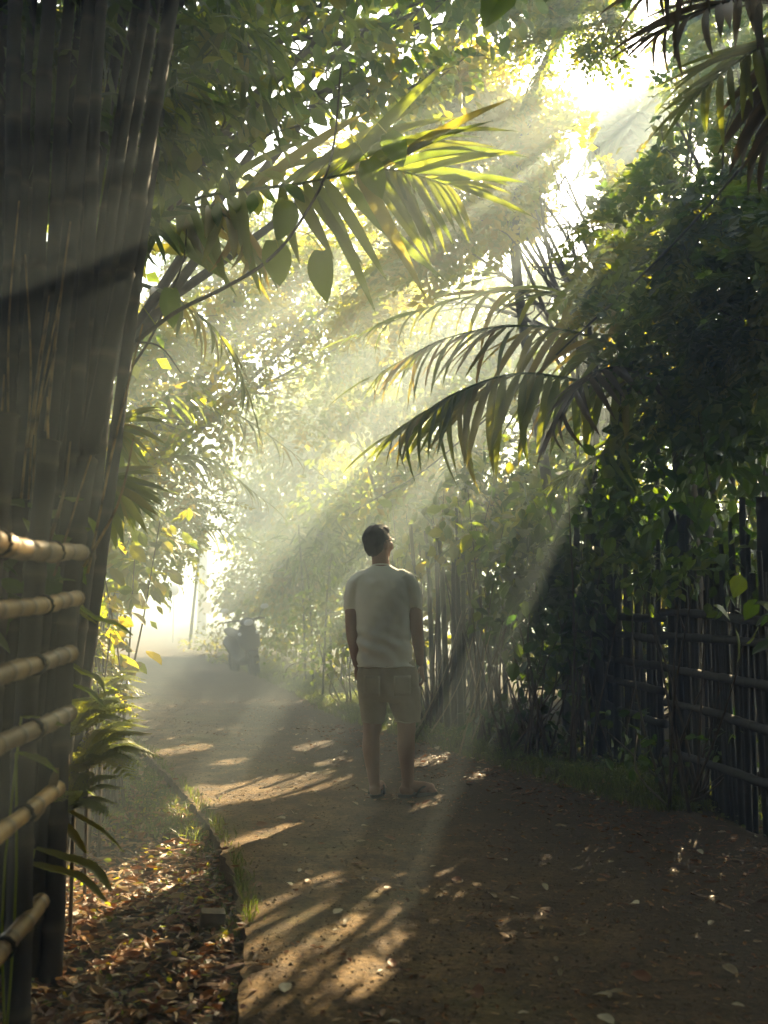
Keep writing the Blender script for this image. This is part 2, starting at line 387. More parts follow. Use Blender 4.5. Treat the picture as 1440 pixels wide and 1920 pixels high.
def crown(name, parent, clumps, n, mat, style='pinnate', leaf=.06, tint=(.2, .9), per_r=2.0, L=.24, pairs=5):
    """n leaves or sprays for a clump of radius 1 (scaled by r**per_r)"""
    mb = MB(); CARVE[0] = True
    for (c, r) in clumps:
        rr = r if np.ndim(r) == 0 else float(np.mean(r))
        m = max(6, int(n * rr ** per_r))
        # a clump is itself a handful of leafy tufts, so that light gets through between them
        tufts, _ = in_clump(np.asarray(c), r, max(3, int(9 * rr) + 3))
        which = rng.integers(0, len(tufts), m)
        P = tufts[which] + rng.normal(scale=.23 * rr + .03, size=(m, 3)) * np.array([1, 1, .7])
        out = nrm(P - np.asarray(c) + rng.normal(scale=.15, size=(m, 3)))
        kk = keep(P); P = P[kk]; out = out[kk]; m = len(P)
        if m == 0: continue
        ti = np.clip(rng.uniform(tint[0], tint[1], m) + rng.normal(scale=.1), 0, 1)
        if style == 'pinnate': sprays(mb, P, out, L, pairs, leaf, ti)
        else:
            tpl = {'broad': LEAF_A, 'diamond': LEAF_D, 'narrow': LEAF_N}[style]
            yd = out * .7 + rng.normal(scale=.5, size=(m, 3)) + np.array([0, 0, -.45])
            zn = np.array([0, 0, 1.0]) + rng.normal(scale=.55, size=(m, 3))
            scatter(mb, tpl, P, yd, zn, leaf * rng.uniform(.6, 1.25, m), ti)
    CARVE[0] = False
    return mb.build(name, mat, parent, smooth=False)

def limbs(parent, base, fork, clumps, r0, mat=None, twigs=5):
    """trunk from base to fork, a branch to every clump, a few twigs in each"""
    mat = mat or M['bark']
    base, fork = np.asarray(base, float), np.asarray(fork, float)
    P = smooth_path([base, base * .6 + fork * .4 + rng.normal(scale=.08, size=3), fork], 14)
    f = np.linspace(0, 1, 14)
    mb = MB(); tube(mb, P, r0 * (1 - .45 * f) + r0 * .5 * np.exp(-f * 14), 8); mb.build('trunk', mat, parent)
    for (c, r) in clumps:
        c = np.asarray(c, float); rr = float(np.mean(r))
        f0 = rng.uniform(.7, 1.0); s = P[int(f0 * 13)]
        mid = (s + c) / 2 + rng.normal(scale=.12, size=3) * np.linalg.norm(c - s) * .5 + np.array([0, 0, .12 * np.linalg.norm(c - s)])
        B = smooth_path([s, mid, c], 9); mb = MB()
        tube(mb, B, np.linspace(r0 * .30, .009, 9), 5)
        for _ in range(twigs):
            e = c + nrm(rng.normal(size=3)) * rr * rng.uniform(.5, .95); s2 = B[rng.integers(5, 9)]
            tube(mb, smooth_path([s2, (s2 + e) / 2 + rng.normal(scale=.06, size=3), e], 5), np.linspace(.010, .003, 5), 4)
        mb.build('branch', M['twig'], parent)

def tree(name, label, base, fork, clumps, n, mat, r0=.12, group=None, **kw):
    t = empty(name, base, label, 'tree', group)
    limbs(t, base, fork, clumps, r0)
    crown('crown', t, clumps, n, mat, **kw)
    return t
def CL(*rows): return [(at(u, v, d), r) for (u, v, d, r) in rows]
def gp(u, y):
    x = (u - 720) / FPX * y; return np.array([x, y, float(ground_h(x, y)) - .03])

# sunlit spots on the lane, on the person and in the air over the lane
for (u, v, rad) in [(520, 1465, .16), (430, 1480, .14), (600, 1455, .12), (470, 1640, .10), (560, 1680, .13), (640, 1640, .08), (520, 1790, .14), (620, 1760, .12),
                    (680, 1800, .07), (500, 1880, .10), (300, 1830, .12), (330, 1730, .1), (180, 1740, .1), (390, 1660, .1), (200, 1850, .1), (250, 1600, .12), (330, 1640, .1),
                    (120, 1880, .12), (420, 1870, .1)]:
    y = CAM_H * FPX / (v - 1128); opening(((u - 720) / FPX * y, y, 0), rad * 1.6)
opening((.14, 6.4, 1.30), .34); opening((-.02, 6.4, 1.62), .26); opening((.22, 6.4, 1.05), .09); opening((.2, 6.4, .05), .08)
for p, rad in [((-.93, 2.75, 1.1), .34), ((-.93, 2.9, .45), .3), ((-1.2, 4.2, .55), .5), ((-1.35, 4.9, .7), .4), ((-1.1, 3.6, .35), .3), ((-1.0, 2.9, 1.25), .16), ((-1.0, 3.0, .8), .14), ((-1.0, 2.9, .35), .13), ((-.9, 3.7, .9), .2), ((-1.0, 4.2, .35), .25), ((-1.3, 5.4, .6), .3), ((-1.6, 5.5, 1.3), .35), ((-.85, 3.4, .3), .15)]:
    opening(p, rad)
hx = np.array([math.cos(SUN_AZ), -math.sin(SUN_AZ), 0]); hw = np.cross(hx, SUN_DIR); hw = hw if hw[2] > 0 else -hw
srng = np.random.default_rng(8); spots = []
for _ in range(6000):
    a, b = srng.uniform(-7, 1.7), srng.uniform(-1.4, 2.6); rad = srng.uniform(.07, .15) if a > -.4 else srng.uniform(.14, .28) if a > -2.5 else srng.uniform(.25, .5)
    if all(math.hypot(a - x, b - y) > 1.2 * (rad + q) + (.26 if a > -3 else .15) for x, y, q in spots): spots.append((a, b, rad))
    if len(spots) >= 150: break
for _ in range(9): opening(at(srng.uniform(1090, 1330), srng.uniform(280, 520), srng.uniform(7.0, 7.8)), srng.uniform(.08, .15))
for a, b, rad in spots: opening(np.array([-.6, 8.5, 1.5]) + hx * a + hw * b, rad)

# ------------------------------------------------------------------ trees
rng = np.random.default_rng(101)
tree('arching_tree', 'slender tree arching over the lane with yellow lit feathery leaves', gp(1180, 11.5), at(1150, 640, 10.5),
     CL((800, 330, 10, .85), (900, 300, 9.5, .8), (960, 400, 9.5, .85), (1060, 330, 9.5, .5), (850, 450, 10, .85), (1000, 500, 9, .85), (1100, 430, 9, .7), (1120, 520, 8.5, .75),
        (900, 550, 10, .65), (770, 560, 11, .75), (880, 200, 9.5, .42), (850, 120, 9, .42), (1000, 600, 9, .55), (1130, 640, 8.5, .6), (1050, 400, 11, .8), (940, 480, 11.5, .9), (1110, 275, 9.5, .2), (1000, 270, 9.8, .2), (1000, 350, 10, .42), (950, 310, 10, .4), (1060, 420, 9.2, .5), (1000, 430, 10.5, .6), (1150, 360, 9, .35)),
     470, M['leaf_yellow'], .10, leaf=.10, L=.30, pairs=5, tint=(.35, 1))
tree('roadside_tree', 'dark feathery leaved tree rising behind the bamboo fence beside the tall palm fronds', gp(1330, 8.2), at(1330, 700, 7.8),
     CL((1340, 330, 7, .55), (1270, 410, 7.5, .5), (1200, 480, 8, .55), (1300, 500, 7, .7), (1400, 450, 6.5, .7), (1410, 230, 6.5, .5), (1350, 620, 7, .7), (1240, 620, 7.5, .6), (1440, 600, 6.5, .7),
        (1300, 190, 8, .22), (1265, 320, 8, .25), (1200, 400, 8.6, .4), (1500, 420, 6.5, .8), (1560, 600, 6.5, .9), (1430, 140, 7.2, .4), (1270, 230, 7.6, .16), (1430, 60, 9, .6), (1480, -60, 9, 1), (1350, -150, 9, .8), (1500, 150, 9, .9), (1600, 300, 9, 1)),
     280, M['leaf_dark'], .12, leaf=.09, L=.24, pairs=5, tint=(.2, 1))
tree('tall_roadside_tree', 'tall dense tree standing behind the stiff palm fronds and screening the sun', gp(1480, 10.8), at(1450, 500, 10.6),
     CL((1310, 70, 11, .42), (1272, 95, 11, .26), (1280, 10, 11, .35), (1265, 180, 11, .2), (1380, 20, 11, .7), (1450, 100, 11, .8), (1340, 170, 11, .45), (1400, -80, 10.2, .8), (1310, -60, 10.5, .6), (1500, 0, 10.2, .8), (1275, 270, 11, .3), (1380, 270, 11, .7), (1500, 250, 10.5, .9), (1220, -100, 10, .6), (1420, 400, 10.5, .8)),
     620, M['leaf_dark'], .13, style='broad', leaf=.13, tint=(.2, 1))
ot = empty('overhanging_tree', gp(1090, 10.2), 'spindly tree with a pole thin trunk crossing the sky gap', 'tree')
OP = smooth_path([gp(1090, 10.2), at(1010, 800, 10.1), at(965, 450, 9.6), at(998, 190, 8.8), at(1085, 0, 8.0), at(1140, -110, 7.7)], 40)
tube(MB(), OP, np.linspace(.06, .035, 40), 8).build('trunk', M['bark'], ot)
OC = CL((1060, 40, 8, .2), (1125, 75, 8, .17), (1015, 10, 8, .16), (1000, 150, 8.4, .1), (1090, -100, 8.2, .4), (960, -70, 8.4, .42), (1030, -60, 8.8, .36), (1180, -100, 8.8, .45), (1150, 20, 7.9, .1), (975, 60, 8.2, .1), (1100, 95, 8, .1))
for c, r in OC:
    k_ = int(np.argmin(np.linalg.norm(OP - c, axis=1))); k_ = max(20, k_ - 1); tube(MB(), smooth_path([OP[k_], (OP[k_] + c) / 2 + np.array([0, 0, .05]), c], 7), np.linspace(.010, .004, 7), 4).build('branch', M['twig'], ot)
crown('crown', ot, OC, 1500, M['leaf'], leaf=.065, L=.22, pairs=6, tint=(.2, .9))
tree('canopy_tree', 'big shady tree with broad dark leaves hanging over the bamboo clump', gp(40, 6.8), at(150, 330, 6.2),
     CL((450, 80, 6, .62), (600, 60, 6.5, .62), (740, 80, 7, .62), (850, 40, 7.5, .5), (350, 150, 5.5, .55), (520, 220, 6, .5), (650, 150, 6.5, .45), (760, 170, 7, .45), (400, 270, 5.8, .36),
        (250, 60, 5, .6), (180, 200, 4.8, .5), (300, 260, 5, .45), (930, 0, 8, .45), (520, -60, 6, .8), (700, -80, 6.5, .8), (300, -60, 5, .8), (120, 60, 4.6, .6), (880, -120, 7, .8), (900, -50, 8, .55), (800, -90, 8, .7), (1000, -170, 8, .7), (780, 20, 7.6, .5), (700, -160, 7.6, .8), (560, -150, 7, .8)),
     480, M['leaf'], .14, style='broad', leaf=.13, tint=(0, .75))
tree('yellow_leaved_tree', 'pale yellow leaved tree reaching over the lane bend behind the bamboo clump', gp(180, 12), at(300, 760, 12),
     CL((330, 520, 11, .8), (450, 560, 12, .9), (560, 600, 13, .9), (650, 560, 14, .9), (350, 650, 11, .8), (420, 720, 12, .75), (520, 740, 13, .8), (300, 770, 10, .6), (250, 690, 9, .6), (600, 480, 13, .9),
        (480, 460, 12, .8), (270, 900, 9.5, .5), (330, 850, 11, .5), (720, 610, 15, .8), (640, 690, 16, .7), (720, 490, 13, .8), (390, 440, 10, .7), (300, 590, 9, .6), (650, 400, 12, .8), (520, 390, 11, .7), (220, 800, 8.5, .5)),
     280, M['leaf_yellow'], .13, leaf=.09, L=.3, pairs=4, tint=(.2, 1))
far = [('hazy_tree', 'hazy tree on the verge behind the parked scooter', (600, 20), (600, 1000, 20), [(560, 800, 20, 1.5), (620, 880, 20, 1.4), (600, 1000, 20, 1.2), (560, 1080, 18, 1.0), (640, 760, 20, 1.3)]),
       ('hazy_tree', 'hazy tree farther along the lane than the parked scooter', (520, 27), (520, 1000, 26), [(680, 740, 26, 1.9), (520, 950, 25, 1.5), (500, 1090, 23, 1.2), (560, 880, 27, 1.8), (780, 700, 25, 1.9)]),
       ('hazy_tree', 'hazy tree whose crown shows just above the man', (720, 15), (740, 1000, 15), [(640, 640, 15, .9), (740, 570, 15.5, 1), (760, 700, 15, .9), (860, 620, 15, 1), (860, 770, 14.5, .9), (960, 570, 15.5, 1), (980, 690, 15, 1), (1080, 610, 15, 1), (1080, 740, 14.5, 1), (1180, 650, 14.5, 1), (660, 790, 15, .8), (760, 850, 15, .9), (680, 950, 15, .9)]),
       ('hazy_tree', 'leafy tree behind the bamboo stand beside the man', (900, 13), (880, 980, 12.5), [(820, 930, 12, .8), (900, 880, 12, .9), (950, 800, 12.5, .9), (790, 1020, 11.5, .6), (980, 900, 11, .8), (1030, 760, 12, .9)])]
for (nm, lab, (bu, by), (fu, fv, fy), cl) in far:
    tree(nm, lab, gp(bu, by), at(fu, fv, fy), CL(*cl), 1500, M['leaf'], .13, style='diamond', leaf=.15, tint=(.2, 1), group='hazy trees along the lane')
tree('pale_leaved_tree', 'pale tree at the bright far end of the lane', gp(150, 26), at(190, 960, 25), CL((150, 960, 24, 1.2), (230, 900, 26, 1.2), (200, 1040, 22, .9), (120, 850, 22, 1.5)), 700, M['leaf_yellow'], .15, style='diamond', leaf=.17, tint=(.2, .9))
# trees behind the fence that close the view
for lab, bu, by, cl in [('leafy tree closing the view behind the bamboo fence', 1120, 15, [(1000, 1000, 14, 1.3), (1120, 900, 14, 1.3), (1200, 1050, 13, 1.1), (1050, 1150, 13, .9), (1150, 760, 14, 1.3), (1180, 1200, 12, .7), (1000, 620, 16, 1.4)]),
                        ('leafy tree standing behind the woven bamboo panel', 1400, 12, [(1350, 950, 11, 1.1), (1450, 820, 11, 1.2), (1300, 1100, 11, .8), (1420, 1150, 10, .8), (1330, 780, 12, 1.2), (1560, 1000, 10, 1.3), (1560, 700, 10, 1.3)])]:
    tree('broadleaf_tree', lab, gp(bu, by), at(bu, 980, by), CL(*cl), 380, M['leaf'], .14, style='diamond', leaf=.16, tint=(.1, .9), group='trees behind the bamboo fence')
tree('broadleaf_tree', 'leafy tree hidden behind the leaning bamboo clump', gp(40, 8), at(40, 900, 8), CL((20, 1000, 8, .8), (90, 1100, 7.5, .6), (0, 750, 8, .9), (100, 880, 8.5, .7), (-60, 500, 7, 1.0), (60, 600, 7, .8), (-80, 1100, 7, .8)), 800, M['leaf'], .12, style='diamond', leaf=.14, tint=(.1, .9))
# unseen trees added over and behind the photographer's place to darken the near lane
def added_shade_tree(lab, base, fork, cl, n=600):
    t = empty('added_shade_tree', base, lab, 'tree', 'unseen trees added for shade'); limbs(t, base, fork, cl, .14, twigs=2)
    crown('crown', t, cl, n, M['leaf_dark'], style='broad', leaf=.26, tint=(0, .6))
added_shade_tree('unseen broad leaved tree added for shade above the end of the woven panel', (3.6, 2.0, 0), (3.2, 2.0, 3.2), [(np.array(c), r) for c, r in [((2.8, 2.8, 4.8), 1.1), ((.6, 3.6, 5.0), 1.1), ((3.4, 4.6, 4.2), 1.2), ((1.2, 1.2, 4.6), 1.3), ((3.0, .6, 4.0), 1.3), ((3.0, 4.4, 5.6), 1.0), ((3.6, 2.6, 2.6), .9), ((.2, 4.4, 6.2), 1.0), ((1.6, 4.6, 6.6), 1.0), ((4.0, 6.0, 5.6), 1.0)]])
added_shade_tree('unseen broad leaved tree added for shade above the end of the bamboo rails', (-3.4, .5, 0), (-3.0, .8, 3.2), [(np.array(c), r) for c, r in [((-2.4, 2.2, 4.4), 1.2), ((-.8, 2.2, 4.8), 1.2), ((-2.8, -.4, 3.8), 1.3), ((-.6, -.2, 4.6), 1.3), ((-3.2, 2.6, 2.8), 1.0), ((-1.4, -2.4, 4.2), 1.5), ((-1.4, 4.2, 5.8), 1.0), ((-2.8, 4.4, 5.2), 1.0), ((-4.4, 1.0, 3.4), 1.8), ((-4.8, 4.0, 3.6), 1.8), ((-4.6, -2.5, 3.0), 1.8), ((-.6, .8, 6.2), 1.4), ((1.8, -.8, 6.0), 1.5), ((-2.4, -1.2, 5.8), 1.5)]])
added_shade_tree('unseen broad leaved tree added for shade over the lane well behind the standing man', (2.8, -4.5, 0), (2.4, -4.2, 3.0), [(np.array(c), r) for c, r in [((1.2, -3.4, 4.2), 1.5), ((3.2, -2.8, 3.4), 1.4), ((-.6, -5.0, 4.2), 1.7), ((2.6, -6.0, 3.6), 1.6), ((3.4, -1.0, 2.0), 1.0), ((1.0, -7.0, 3.0), 1.8), ((-2.6, -5.5, 3.0), 1.7), ((-3.4, -3.0, 2.2), 1.3), ((4.6, -3.5, 2.6), 1.8), ((5.0, .5, 3.4), 1.8), ((5.2, 4.0, 3.6), 1.8), ((4.4, -7, 3), 2.0), ((.4, -9.5, 1.6), 1.9), ((-3.6, -8.5, 2.2), 2.0), ((3.4, -10, 2), 2.0), ((0, -9.5, 4.6), 2.0)]])

# ------------------------------------------------------------------ bushes
rng = np.random.default_rng(102)
def bush(lab, rows, n, mat, style='broad', leaf=.13, tint=(.1, .9), grp=None, name='bush', **kw):
    cl = CL(*rows) + [(np.array(c), r) for c, r in kw.pop('extra', [])]
    b = np.mean([c for c, _ in cl], axis=0); b[2] = float(ground_h(b[0], b[1])) - .03
    t = empty(name, b, lab, 'bush', grp)
    b0 = b.copy(); b0[0] = min(b[0], -.42 * b[1]) if 'leaning out' in lab else b[0]; b = b0; t.location = Vector(b)
    for c, r in cl:
        mb = MB()
        for _ in range(2):
            s = b + rng.normal(scale=(.12, .12, 0)); e = c + rng.normal(scale=r * .4, size=3)
            tube(mb, smooth_path([s, (s + e) / 2 + rng.normal(scale=.08, size=3), e], 7), np.linspace(.012, .003, 7), 4)
        mb.build('stem', M['twig'], t)
    crown('foliage', t, cl, n, mat, style=style, leaf=leaf, tint=tint, **kw)
    return t
bush('bush with broad glossy leaves crowding behind the man beside the bamboo stand', [(900, 970, 9, .5), (960, 1020, 8.2, .4), (1000, 940, 8.2, .5), (870, 1050, 9.2, .35), (930, 900, 9.4, .5), (1010, 1060, 8, .3)], 520, M['leaf'], leaf=.14, tint=(.1, .8))
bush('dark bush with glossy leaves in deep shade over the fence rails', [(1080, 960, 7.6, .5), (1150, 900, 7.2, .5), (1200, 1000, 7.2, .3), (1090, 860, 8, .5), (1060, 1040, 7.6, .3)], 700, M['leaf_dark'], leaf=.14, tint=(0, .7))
bush('dark bush spilling over the woven bamboo panel', [(1280, 950, 6.6, .5), (1380, 900, 6.2, .5), (1340, 1010, 6.3, .3), (1440, 1000, 6, .4), (1260, 830, 7, .5), (1360, 770, 6.5, .5), (1450, 790, 6.2, .5)], 480, M['leaf_dark'], leaf=.13, tint=(0, .7))
bush('low bush at the foot of the dry hanging vines', [(960, 1330, 8.4, .28), (900, 1340, 8.8, .25), (1040, 1360, 7.8, .25), (1000, 1250, 8.6, .3), (1080, 1280, 8.2, .3)], 700, M['leaf_dark'], leaf=.10, tint=(0, .7))
bush('low dark bush against the foot of the bamboo fence', [(1150, 1380, 6.9, .22), (1250, 1390, 6.4, .2), (1360, 1410, 5.9, .2), (1430, 1400, 5.7, .22)], 800, M['leaf_dark'], leaf=.08, tint=(0, .7))
bush('yellow lit bush in the open behind the fence slats', [(1150, 1160, 10.5, .6), (1220, 1240, 10, .55), (1120, 1240, 10.5, .5), (1260, 1120, 10, .6)], 500, M['leaf_yellow'], leaf=.13, tint=(.2, .9))
bush('yellow lit bush showing between the bamboo stand culms', [(850, 1170, 13, .6), (800, 1200, 13, .5), (900, 1140, 13, .6)], 500, M['leaf_yellow'], leaf=.12, tint=(.2, .9))
bush('yellow leaved bush just past the end of the bamboo rails', [(190, 1030, 6.6, .32), (180, 960, 6.4, .34), (225, 1070, 7.4, .3), (180, 1100, 6.2, .2), (150, 1060, 5.8, .22), (230, 1000, 7.6, .4), (165, 1160, 6, .25), (190, 1200, 6.6, .25), (170, 1250, 6.2, .22), (150, 1210, 5.4, .2)], 800, M['leaf_yellow'], leaf=.13, tint=(.1, .9))
BB = bush('grey green bush leaning out over the lane before the bright bend', [(150, 1150, 10, .3), (270, 970, 10, .6), (300, 930, 11, .6), (240, 1040, 9.5, .4), (330, 1000, 12, .4)], 600, M['leaf'], style='pinnate', leaf=.06, L=.2, pairs=5, tint=(.2, .9))
bush('low ferny bush at the verge below the yellow leaved bush', [(160, 1180, 5.6, .2), (175, 1240, 6, .2), (150, 1290, 5.2, .18), (190, 1290, 6.4, .18)], 1100, M['leaf'], style='pinnate', leaf=.035, L=.13, pairs=6, tint=(.3, 1))
bush('rounded bush in front of the parked scooter on the verge', [(400, 1205, 22, .5), (370, 1215, 24, .45), (430, 1235, 20, .35), (400, 1235, 20.5, .35)], 900, M['leaf'], style='diamond', leaf=.09, tint=(.3, 1))
bush('low bush on the grassy verge beyond the scooter', [(540, 1220, 16, .5), (600, 1230, 13.5, .4), (570, 1180, 16, .6), (500, 1190, 19, .5)], 900, M['leaf'], style='diamond', leaf=.10, tint=(.2, .9))
bush('bush of upright leaves between the scooter and the man', [(650, 1200, 12, .4), (620, 1130, 13, .6), (690, 1150, 11.5, .5), (640, 1260, 11.8, .22)], 800, M['leaf'], style='diamond', leaf=.10, tint=(.1, .8))

bush('hazy hedge bush along the verge behind the parked scooter', [(520, 1150, 21, .9), (580, 1100, 20, 1.0), (540, 1040, 22, 1.1), (620, 1030, 20, 1.0), (480, 1120, 24, .9), (500, 1010, 25, 1.2)], 420, M['leaf'], style='diamond', leaf=.2, tint=(.1, .8), grp='hedge along the verge')
bush('hazy hedge bush behind the row of thin bamboo culms', [(650, 1120, 17, .9), (700, 1060, 17, .9), (640, 980, 18, 1.1), (720, 970, 17, 1.0), (600, 1190, 17, .6), (690, 1180, 15, .6), (700, 890, 18, 1.0)], 460, M['leaf'], style='diamond', leaf=.19, tint=(.1, .8), grp='hedge along the verge')
bush('leafy hedge bush just behind the man and the bamboo stand', [(760, 1120, 13, .7), (780, 1040, 13.5, .8), (840, 1090, 13, .6), (820, 990, 14, .8), (740, 1210, 12.5, .45), (880, 1010, 13, .8), (900, 1110, 12.5, .5), (930, 1200, 12, .4)], 620, M['leaf'], style='diamond', leaf=.16, tint=(.1, .9), grp='hedge along the verge')
bush('bush with hanging leaf sprays over the bamboo stand tops', [(800, 1010, 9.6, .4), (850, 960, 9.4, .45), (770, 1060, 9.8, .3), (910, 1020, 9, .35), (830, 1060, 9.4, .25), (740, 1000, 10.5, .4)], 420, M['leaf'], leaf=.15, tint=(.2, .9))
bush('dark drooping bush sloping down to the lane between the bamboo stand and the fence', [(960, 1100, 8.2, .36), (1020, 1060, 7.8, .4), (1010, 1150, 7.8, .32), (1060, 1120, 7.5, .32), (940, 1180, 8.4, .28), (1000, 1230, 8, .28), (930, 1020, 8.6, .4), (1070, 1210, 7.5, .22)], 900, M['leaf_dark'], leaf=.13, tint=(0, .7))
bush('dense dark hedge behind the fence slats', [(1010, 1120, 11.5, .7), (1330, 1060, 9.5, .7), (1400, 1180, 9, .6), (1500, 1100, 9, .8), (1320, 1200, 9.4, .5), (1050, 1210, 11, .5), (1100, 1040, 11.5, .6), (1250, 1020, 10, .6), (980, 1200, 11.5, .5), (1440, 1290, 8.6, .4), (1340, 1290, 9, .4)], 900, extra=[((2.7, 10, 3.0), .7), ((2.3, 8.6, 2.2), .5), ((3.4, 12, 4.2), .8), ((3.0, 9.5, 1.8), .6)], mat=M['leaf_dark'], leaf=.14, tint=(0, .8))
bush('leafy hanging creeper over the woven panel top', [(1300, 1080, 5.9, .18), (1360, 1060, 5.7, .2), (1420, 1090, 5.5, .2), (1250, 1060, 6.3, .2), (1200, 1070, 6.7, .2), (1150, 1060, 7, .22)], 1500, M['leaf_dark'], leaf=.09, tint=(0, .7))
bush('unseen tall dark hedge added past the end of the woven panel to block side light', [(1700, 1100, 4.6, .6)], 700, M['leaf_dark'], leaf=.14, tint=(0, .7), extra=[((2.9, 3.2, 1.2), .9), ((2.9, 1.6, 1.2), 1.0), ((3.0, -.2, 1.3), 1.1), ((2.9, 2.4, 2.4), .9), ((3.0, .6, 2.6), 1.0), ((3.1, 4.4, 2.4), .8)])  # out of view, added to keep side light off the fence
bush('unseen tall dark hedge added behind the end of the bamboo rails to block side light', [(-200, 1100, 3.4, .5)], 700, M['leaf_dark'], leaf=.14, tint=(0, .7), extra=[((-2.4, 1.6, 1.2), .9), ((-2.4, .2, 1.3), 1.0), ((-2.4, 1.0, 2.5), 1.0), ((-2.3, -1.4, 1.6), 1.1)])  # out of view, added to cut the side light by the rails
# ------------------------------------------------------------------ bamboo
rng = np.random.default_rng(103)
def culm_mesh(P, r0, r1, gap=.32, seg=8, rough=.03):
    """bamboo stem with swollen nodes along path P"""
    P = np.asarray(P, float); L = np.concatenate([[0], np.cumsum(np.linalg.norm(np.diff(P, axis=0), axis=1))])
    s = [0.0]; x = gap * rng.uniform(.3, .9); nd = [0.0]
    while x < L[-1] - .02:
        s += [x - .035, x - .009, x, x + .009, x + .035]; nd += [.15, .5, 1, .8, .15]; x += gap * rng.uniform(.7, 1.3)
    s += [L[-1] - .004, L[-1]]; nd += [0.1, .95]
    s = np.clip(s, 0, L[-1]); nd = np.array(nd)
    Q = np.stack([np.interp(s, L, P[:, k]) for k in range(3)], -1)
    rad = (r0 + (r1 - r0) * s / L[-1]) * (1 + rough * np.interp(s, np.linspace(0, L[-1], 14), rng.normal(size=14)))
    Q = Q + np.stack([np.interp(s, np.linspace(0, L[-1], 16), rng.normal(scale=rough * r0 * 1.6, size=16)) for _ in range(3)], -1)
    return tube(MB(), Q, rad * (1 + .07 * (nd > .4) + .07 * (nd > .9)), seg, tint=np.where(nd > .4, nd * .85, .0))

def clump(name, lab, base, culms, mat, cat='bamboo', leafrows=None, leaf_n=500, grp=None, leaf_mat_=None):
    t = empty(name, base, lab, cat, grp)
    for (P, r0, r1) in culms: culm_mesh(P, r0, r1, rng.uniform(.26, .42)).build('culm', mat, t)
    if leafrows: crown('foliage', t, CL(*leafrows), leaf_n, leaf_mat_ or M['leaf_dark'], style='narrow', leaf=.24, tint=(0, .8))
    return t
cul = []
for k in range(30):
    q = rng.random(); d = rng.uniform(3.5, 4.9); u0 = -120 + 245 * q ** .8
    lean = max(0, (u0 + 20) / 130) ** 1.5 * 1.0
    b = gp(u0, d); mid = at(u0 + 115 * lean + rng.normal() * 10, 480, d + .05); top = at(u0 + 205 * lean + rng.normal() * 14, 0, d + .1); end = at(u0 + 300 * lean + rng.normal() * 20, -420, d + .1)
    r0 = rng.uniform(.022, .043)
    cul.append((smooth_path([b, mid, top, end], 22), r0, r0 * .55))
for (u0, d, um, ut, r0) in [(108, 3.62, 240, 322, .043), (78, 3.75, 190, 262, .04), (40, 3.6, 128, 170, .043), (5, 3.6, 70, 92, .043), (-25, 3.5, 22, 30, .04), (60, 4.1, 160, 235, .036), (94, 3.8, 214, 290, .034), (22, 3.7, 100, 130, .036)]:
    cul.append((smooth_path([gp(u0 + 10, d), at(u0 + 22, 1080, d), at(um, 480, d + .05), at(ut, 0, d + .1), at(ut + 60, -400, d + .1)], 24), r0, r0 * .6))
clump('bamboo_clump', 'dense clump of thick dark leaning bamboo culms rising behind the bamboo rails', gp(20, 4.1), cul, M['bamboo_dark'],
      leafrows=[(60, 120, 4.2, .5), (170, 40, 4.4, .5), (40, 330, 4.4, .4), (170, 300, 4.6, .35), (250, 180, 4.8, .35), (-40, 0, 4, .6), (280, 20, 4.6, .4), (120, 430, 4.9, .25), (250, 400, 5, .22), (380, 40, 5, .4)], leaf_n=1300)

_bc = [o for o in COL.objects if o.name.startswith('bamboo_clump')][0]
for k in range(16):          # thin pale shoots and dead side stems in front of the thick culms
    u0 = rng.uniform(-10, 140); d = rng.uniform(3.38, 3.52); ln = max(0, (u0 + 20) / 130) ** 1.4; v0 = rng.uniform(760, 1100); v1 = v0 - rng.uniform(180, 480)
    P = smooth_path([at(u0 + ln * 20, v0, d), at(u0 + ln * 60 + rng.normal() * 8, (v0 + v1) / 2, d), at(u0 + ln * 105 + rng.normal() * 12, v1, d)], 14)
    culm_mesh(P, rng.uniform(.004, .009), .003, .12, 5).build('shoot', M['bamboo_tan'], _bc)
def stand(lab, pts, dr, rr, topv, lean=0, leafrows=None, n=0, mat=None):
    cs = []
    for (u, d) in pts:
        b = gp(u, d); du = rng.normal() * 14 + lean
        cs.append((smooth_path([b, at(u + du * .5, 1100, d), at(u + du, topv + rng.normal() * 40, d + rng.normal() * .1)], 14), rng.uniform(*rr), rng.uniform(*rr) * .7))
    clump('bamboo_stand', lab, gp(pts[0][0], pts[0][1]), cs, mat or M['bamboo_green'], leafrows=leafrows, leaf_n=n, grp='upright bamboo stands beside the lane')
stand('stand of upright bamboo culms with yellow light between them beside the man', [(u, rng.uniform(9.2, 10.8)) for u in (788, 803, 812, 826, 838, 850, 862, 868, 884, 893, 905, 918, 930, 946)], 0, (.018, .034), 1010,
      leafrows=[(800, 1040, 10, .35), (930, 1030, 9.8, .3), (820, 930, 10, .5), (900, 880, 10, .5), (870, 1000, 9.8, .3)], n=500)
stand('stand of thick shaded bamboo culms standing behind the fence slats', [(u, rng.uniform(7.6, 8.8)) for u in (1080, 1105, 1122, 1150, 1172, 1200, 1213, 1262, 1280, 1300, 1335, 1370, 1400, 1430)], 0, (.022, .042), 640, mat=M['bamboo_shaded'],
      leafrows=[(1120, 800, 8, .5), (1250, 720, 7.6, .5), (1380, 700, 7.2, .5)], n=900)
stand('hazy row of thin bamboo culms farther along the verge', [(u, rng.uniform(12.5, 16)) for u in (575, 590, 606, 622, 640, 655, 668, 690, 700)], 0, (.014, .024), 1060, leafrows=[(590, 1070, 14, .5), (650, 1050, 14, .5), (690, 1040, 13.5, .45), (620, 1020, 14.5, .6)], n=420)

